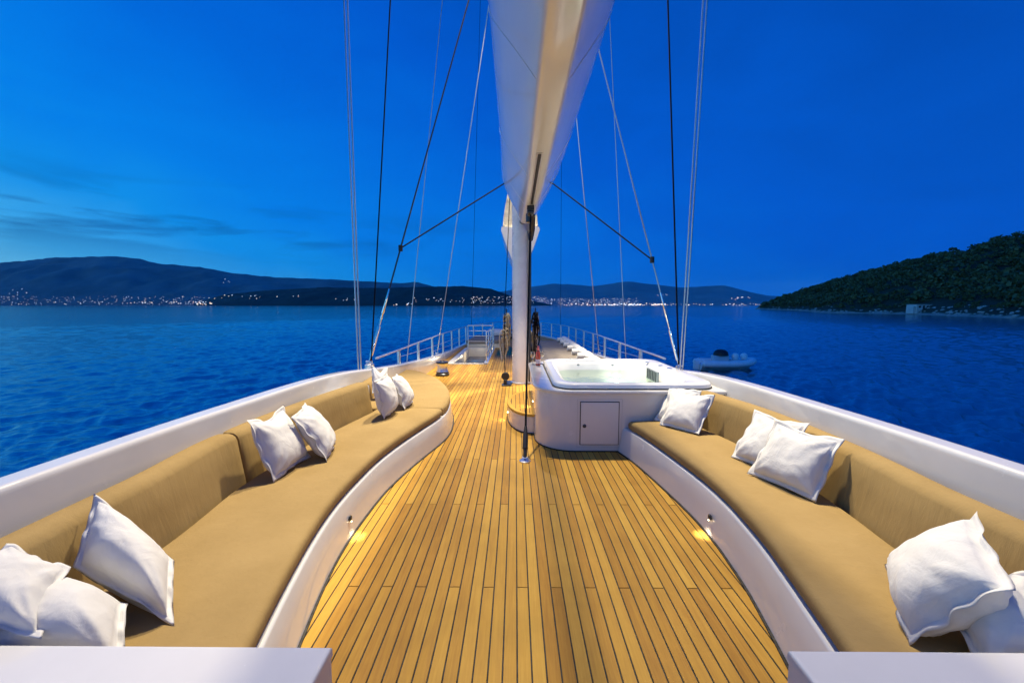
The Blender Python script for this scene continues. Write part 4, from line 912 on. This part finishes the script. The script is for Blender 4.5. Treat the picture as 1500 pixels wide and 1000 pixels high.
tubeo([(xa, 15.6, .03), (xa, 15.6, .91)], .018, 'post'); tubeo([(xa, 15.6, .91), (xb, 15.6, .91), (xb, 14, .91), (xb, 11.62, .91)], .019, 'top_bar')
for z in (.70, .50, .28): tubeo([(xa, 15.6, z), (xb, 15.6, z)], .010, 'bar'); tubeo([(xb + .001, 15.6, z), (xb + .001, 11.62, z)], .010, 'bar')
# ------------------------------------------------------------------ forward sun pad and loungers
sd = thing('sun_pad', (-1.2, 17.5, 0), 'wide grey sun pad on the foredeck past the companionway rail', 'sun pad')
fixn(MB().prism([(-1.95, 15.9), (-.42, 15.9), (-.42, 18.6), (-1.85, 18.6)], .0, .17, .02).build('plinth', cream, sd)); fixn(MB().prism([(-1.97, 15.88), (-.40, 15.88), (-.40, 18.6), (-1.85, 18.6)], .171, .31, .05, 4).build('mattress', grey_fab, sd))
pillow([(-1.15, 18.5, .60), (-.60, 18.5, .58), (-.55, 18.1, .34), (-1.15, 18.1, .34)], 'white pillow on the grey foredeck sun pad', .10, 21)
for k in range(7):
    y = 8.95 + k * .98; nm = ('first', 'second', 'third', 'fourth', 'fifth', 'sixth', 'seventh')[k]
    lo_ = thing('sun_lounger', (1.3, y + .45, 0), f'low taupe sun lounger ahead of the hot tub, {nm} from the tub', 'sun lounger', 'sun loungers on the foredeck')
    fixn(MB().prism([(.55, y), (2.12, y), (2.12, y + .90), (.55, y + .90)], .0, .16, .01).build('plinth', teak.m, lo_)); fixn(MB().prism([(.52, y - .02), (2.14, y - .02), (2.14, y + .92), (.52, y + .92)], .161, .30, .04, 4).build('mattress', grey_fab, lo_))
    m = MB(); rs = []
    for i in range(13):
        t = i / 12; q = .105 * (1 - abs(2 * t - 1) ** 6 * .45); yy = y + .0 + .9 * t
        rs.append([(1.90 + q * math.cos(a_) * 1.15, yy, .395 + q * math.sin(a_) * .95) for a_ in [2 * math.pi * j / 14 for j in range(14)]])
    m.loft(rs); tag(fixn(m.build('bolster', lin_.m, None, angle=60)), f'white bolster across the {nm} sun lounger from the hot tub', 'bolster', 'bolsters on the loungers')
    m = MB(); pts = []
    for i in range(46): th = i * .42; rad = .018 + .0016 * i; pts.append((rad * math.cos(th), rad * math.sin(th)))
    yy0 = y + .32
    m.loft([[(1.60 , yy0 + p[0], .395 + p[1]) for p in pts] + [(1.60, yy0 + p[0] * 1.12, .395 + p[1] * 1.12) for p in pts[::-1]], [(1.78, yy0 + p[0], .395 + p[1]) for p in pts] + [(1.78, yy0 + p[0] * 1.12, .395 + p[1] * 1.12) for p in pts[::-1]]])
    tag(fixn(m.build('rolled_towel', lin_.m, None, angle=60)), f'rolled white towel on the {nm} sun lounger from the hot tub', 'towel', 'rolled towels on the loungers')
wd = thing('anchor_windlass', (.0, 20.5, 0), 'dark anchor windlass on the foredeck near the bow', 'windlass')
MB().rbox(-.35, .25, 20.2, 20.9, -.002, .16, .04).build('gearbox', dsteel, wd); MB().lathe((-.05, 20.5, .16), [(0, 0), (.2, 0), (.14, .08), (.13, .2), (.19, .28), (.17, .32), (0, .33)], 20).build('capstan', dsteel, wd)

# ------------------------------------------------------------------ tender
tx, ty, tz = 13.9, 26.2, -2.5
td = thing('tender', (tx, ty, tz), 'pale inflatable tender boat moored off the starboard side', 'boat')
def T(p): return (tx + p[0], ty + p[1], tz + p[2])
path = [(-1.85, -.68, .42), (-1.2, -.72, .42), (0, -.74, .42), (.8, -.66, .45), (1.4, -.42, .50), (1.75, 0, .56), (1.4, .42, .50), (.8, .66, .45), (0, .74, .42), (-1.2, .72, .42), (-1.85, .68, .42)]
pp = spline(path, 60); m = MB(); m.tube([T(p) for p in pp], [.06] + [.19] * 2 + [.22] * 55 + [.19] * 2 + [.06], 14); m.build('inflatable_tube', hypalon, td)
m = MB(); m.loft([[T((x, -hw, .36)), T((x, -hw * .55, -.05 + kz)), T((x, 0, -.22 + kz)), T((x, hw * .55, -.05 + kz)), T((x, hw, .36))] for x, hw, kz in ((-1.8, .66, 0), (-.5, .68, 0), (.6, .62, .02), (1.2, .42, .14), (1.62, .08, .34))]); fixn(m.build('hull', hypalon, td))
MB().rbox(tx - .85, tx + .05, ty - .30, ty + .30, tz + .25, tz + .92, .06).build('console', gel.m, td)
m = MB(); m.lathe((tx - .35, ty, tz + .92), [(.46, 0), (.45, .12), (.38, .26), (.24, .36), (0, .40)], 18); m.build('cover', black, td)
MB().rbox(tx + .25, tx + 1.0, ty - .35, ty + .35, tz + .25, tz + .66, .05).build('seat', gel.m, td)
for dx in (.55, 1.12): 
    m = MB(); m.lathe((tx + dx, ty - .1, tz + .62), [(0, 0), (.12, .02), (.2, .12), (.23, .24), (.2, .36), (.12, .44), (0, .46)], 16); m.build('fender_ball', hypalon, td)
MB().rbox(tx - 2.08, tx - 1.82, ty - .14, ty + .14, tz - .1, tz + .62, .06).build('outboard_motor', hypalon, td)
m = MB(); m.tube([T((-1.9, -.5, .5)), T((-1.98, -.62, .2)), T((-2.05, -.75, -.02))], .015, 6); m.build('mooring_line', grey_rope, td)

# ------------------------------------------------------------------ deckhouse lamps aft of the viewer
dh = thing('deckhouse', (XC, -3, 0), 'white deckhouse front with roof overhang aft of the sofas', 'deckhouse')
MB().rbox(-2.1, 2.25, -4.2, -3.9, -.001, 2.6, .02).build('front_wall', gel.m, dh); MB().rbox(-2.3, 2.45, -4.3, -2.2, 2.62, 2.75, .04).build('roof_overhang', gel.m, dh)
for lx_ in (-1.3, 1.45):
    m = MB(); m.lathe((lx_, -2.6, 2.60), [(0, 0), (.07, 0), (.08, .019), (0, .019)], 18); b = m.build('downlight', floode, dh)
    ld = bpy.data.lights.new('downlight_lamp', 'AREA'); ld.shape = 'DISK'; ld.size = .16; ld.energy = AFT_W; ld.color = (1, .92, .80)
    lo = bpy.data.objects.new('downlight_lamp', ld); lo.location = Vector((lx_, -2.6, 2.585)) - Vector(WLOC[b.name]); lo.rotation_euler = (R(48), 0, 0); link(lo, b)

# ------------------------------------------------------------------ evening haze over the bay
hzm = bpy.data.materials.new('haze'); hzm.use_nodes = True; hn = hzm.node_tree; hn.nodes.clear()
ho = hn.nodes.new('ShaderNodeOutputMaterial'); pv = hn.nodes.new('ShaderNodeVolumePrincipled'); pv.inputs['Color'].default_value = (.85, .9, 1, 1); pv.inputs['Density'].default_value = 1.2e-5
hn.links.new(pv.outputs[0], ho.inputs['Volume'])
hb = MB(); X, Y0_, Y1_, Z0_, Z1_ = 32000, -20000, 36000, -8, 1900
hb.add([(-X, Y0_, Z0_), (X, Y0_, Z0_), (X, Y1_, Z0_), (-X, Y1_, Z0_), (-X, Y0_, Z1_), (X, Y0_, Z1_), (X, Y1_, Z1_), (-X, Y1_, Z1_)], [(0, 3, 2, 1), (4, 5, 6, 7), (0, 1, 5, 4), (1, 2, 6, 5), (2, 3, 7, 6), (3, 0, 4, 7)])
o = hb.build('haze', hzm, None, smooth=False); o['kind'] = 'stuff'
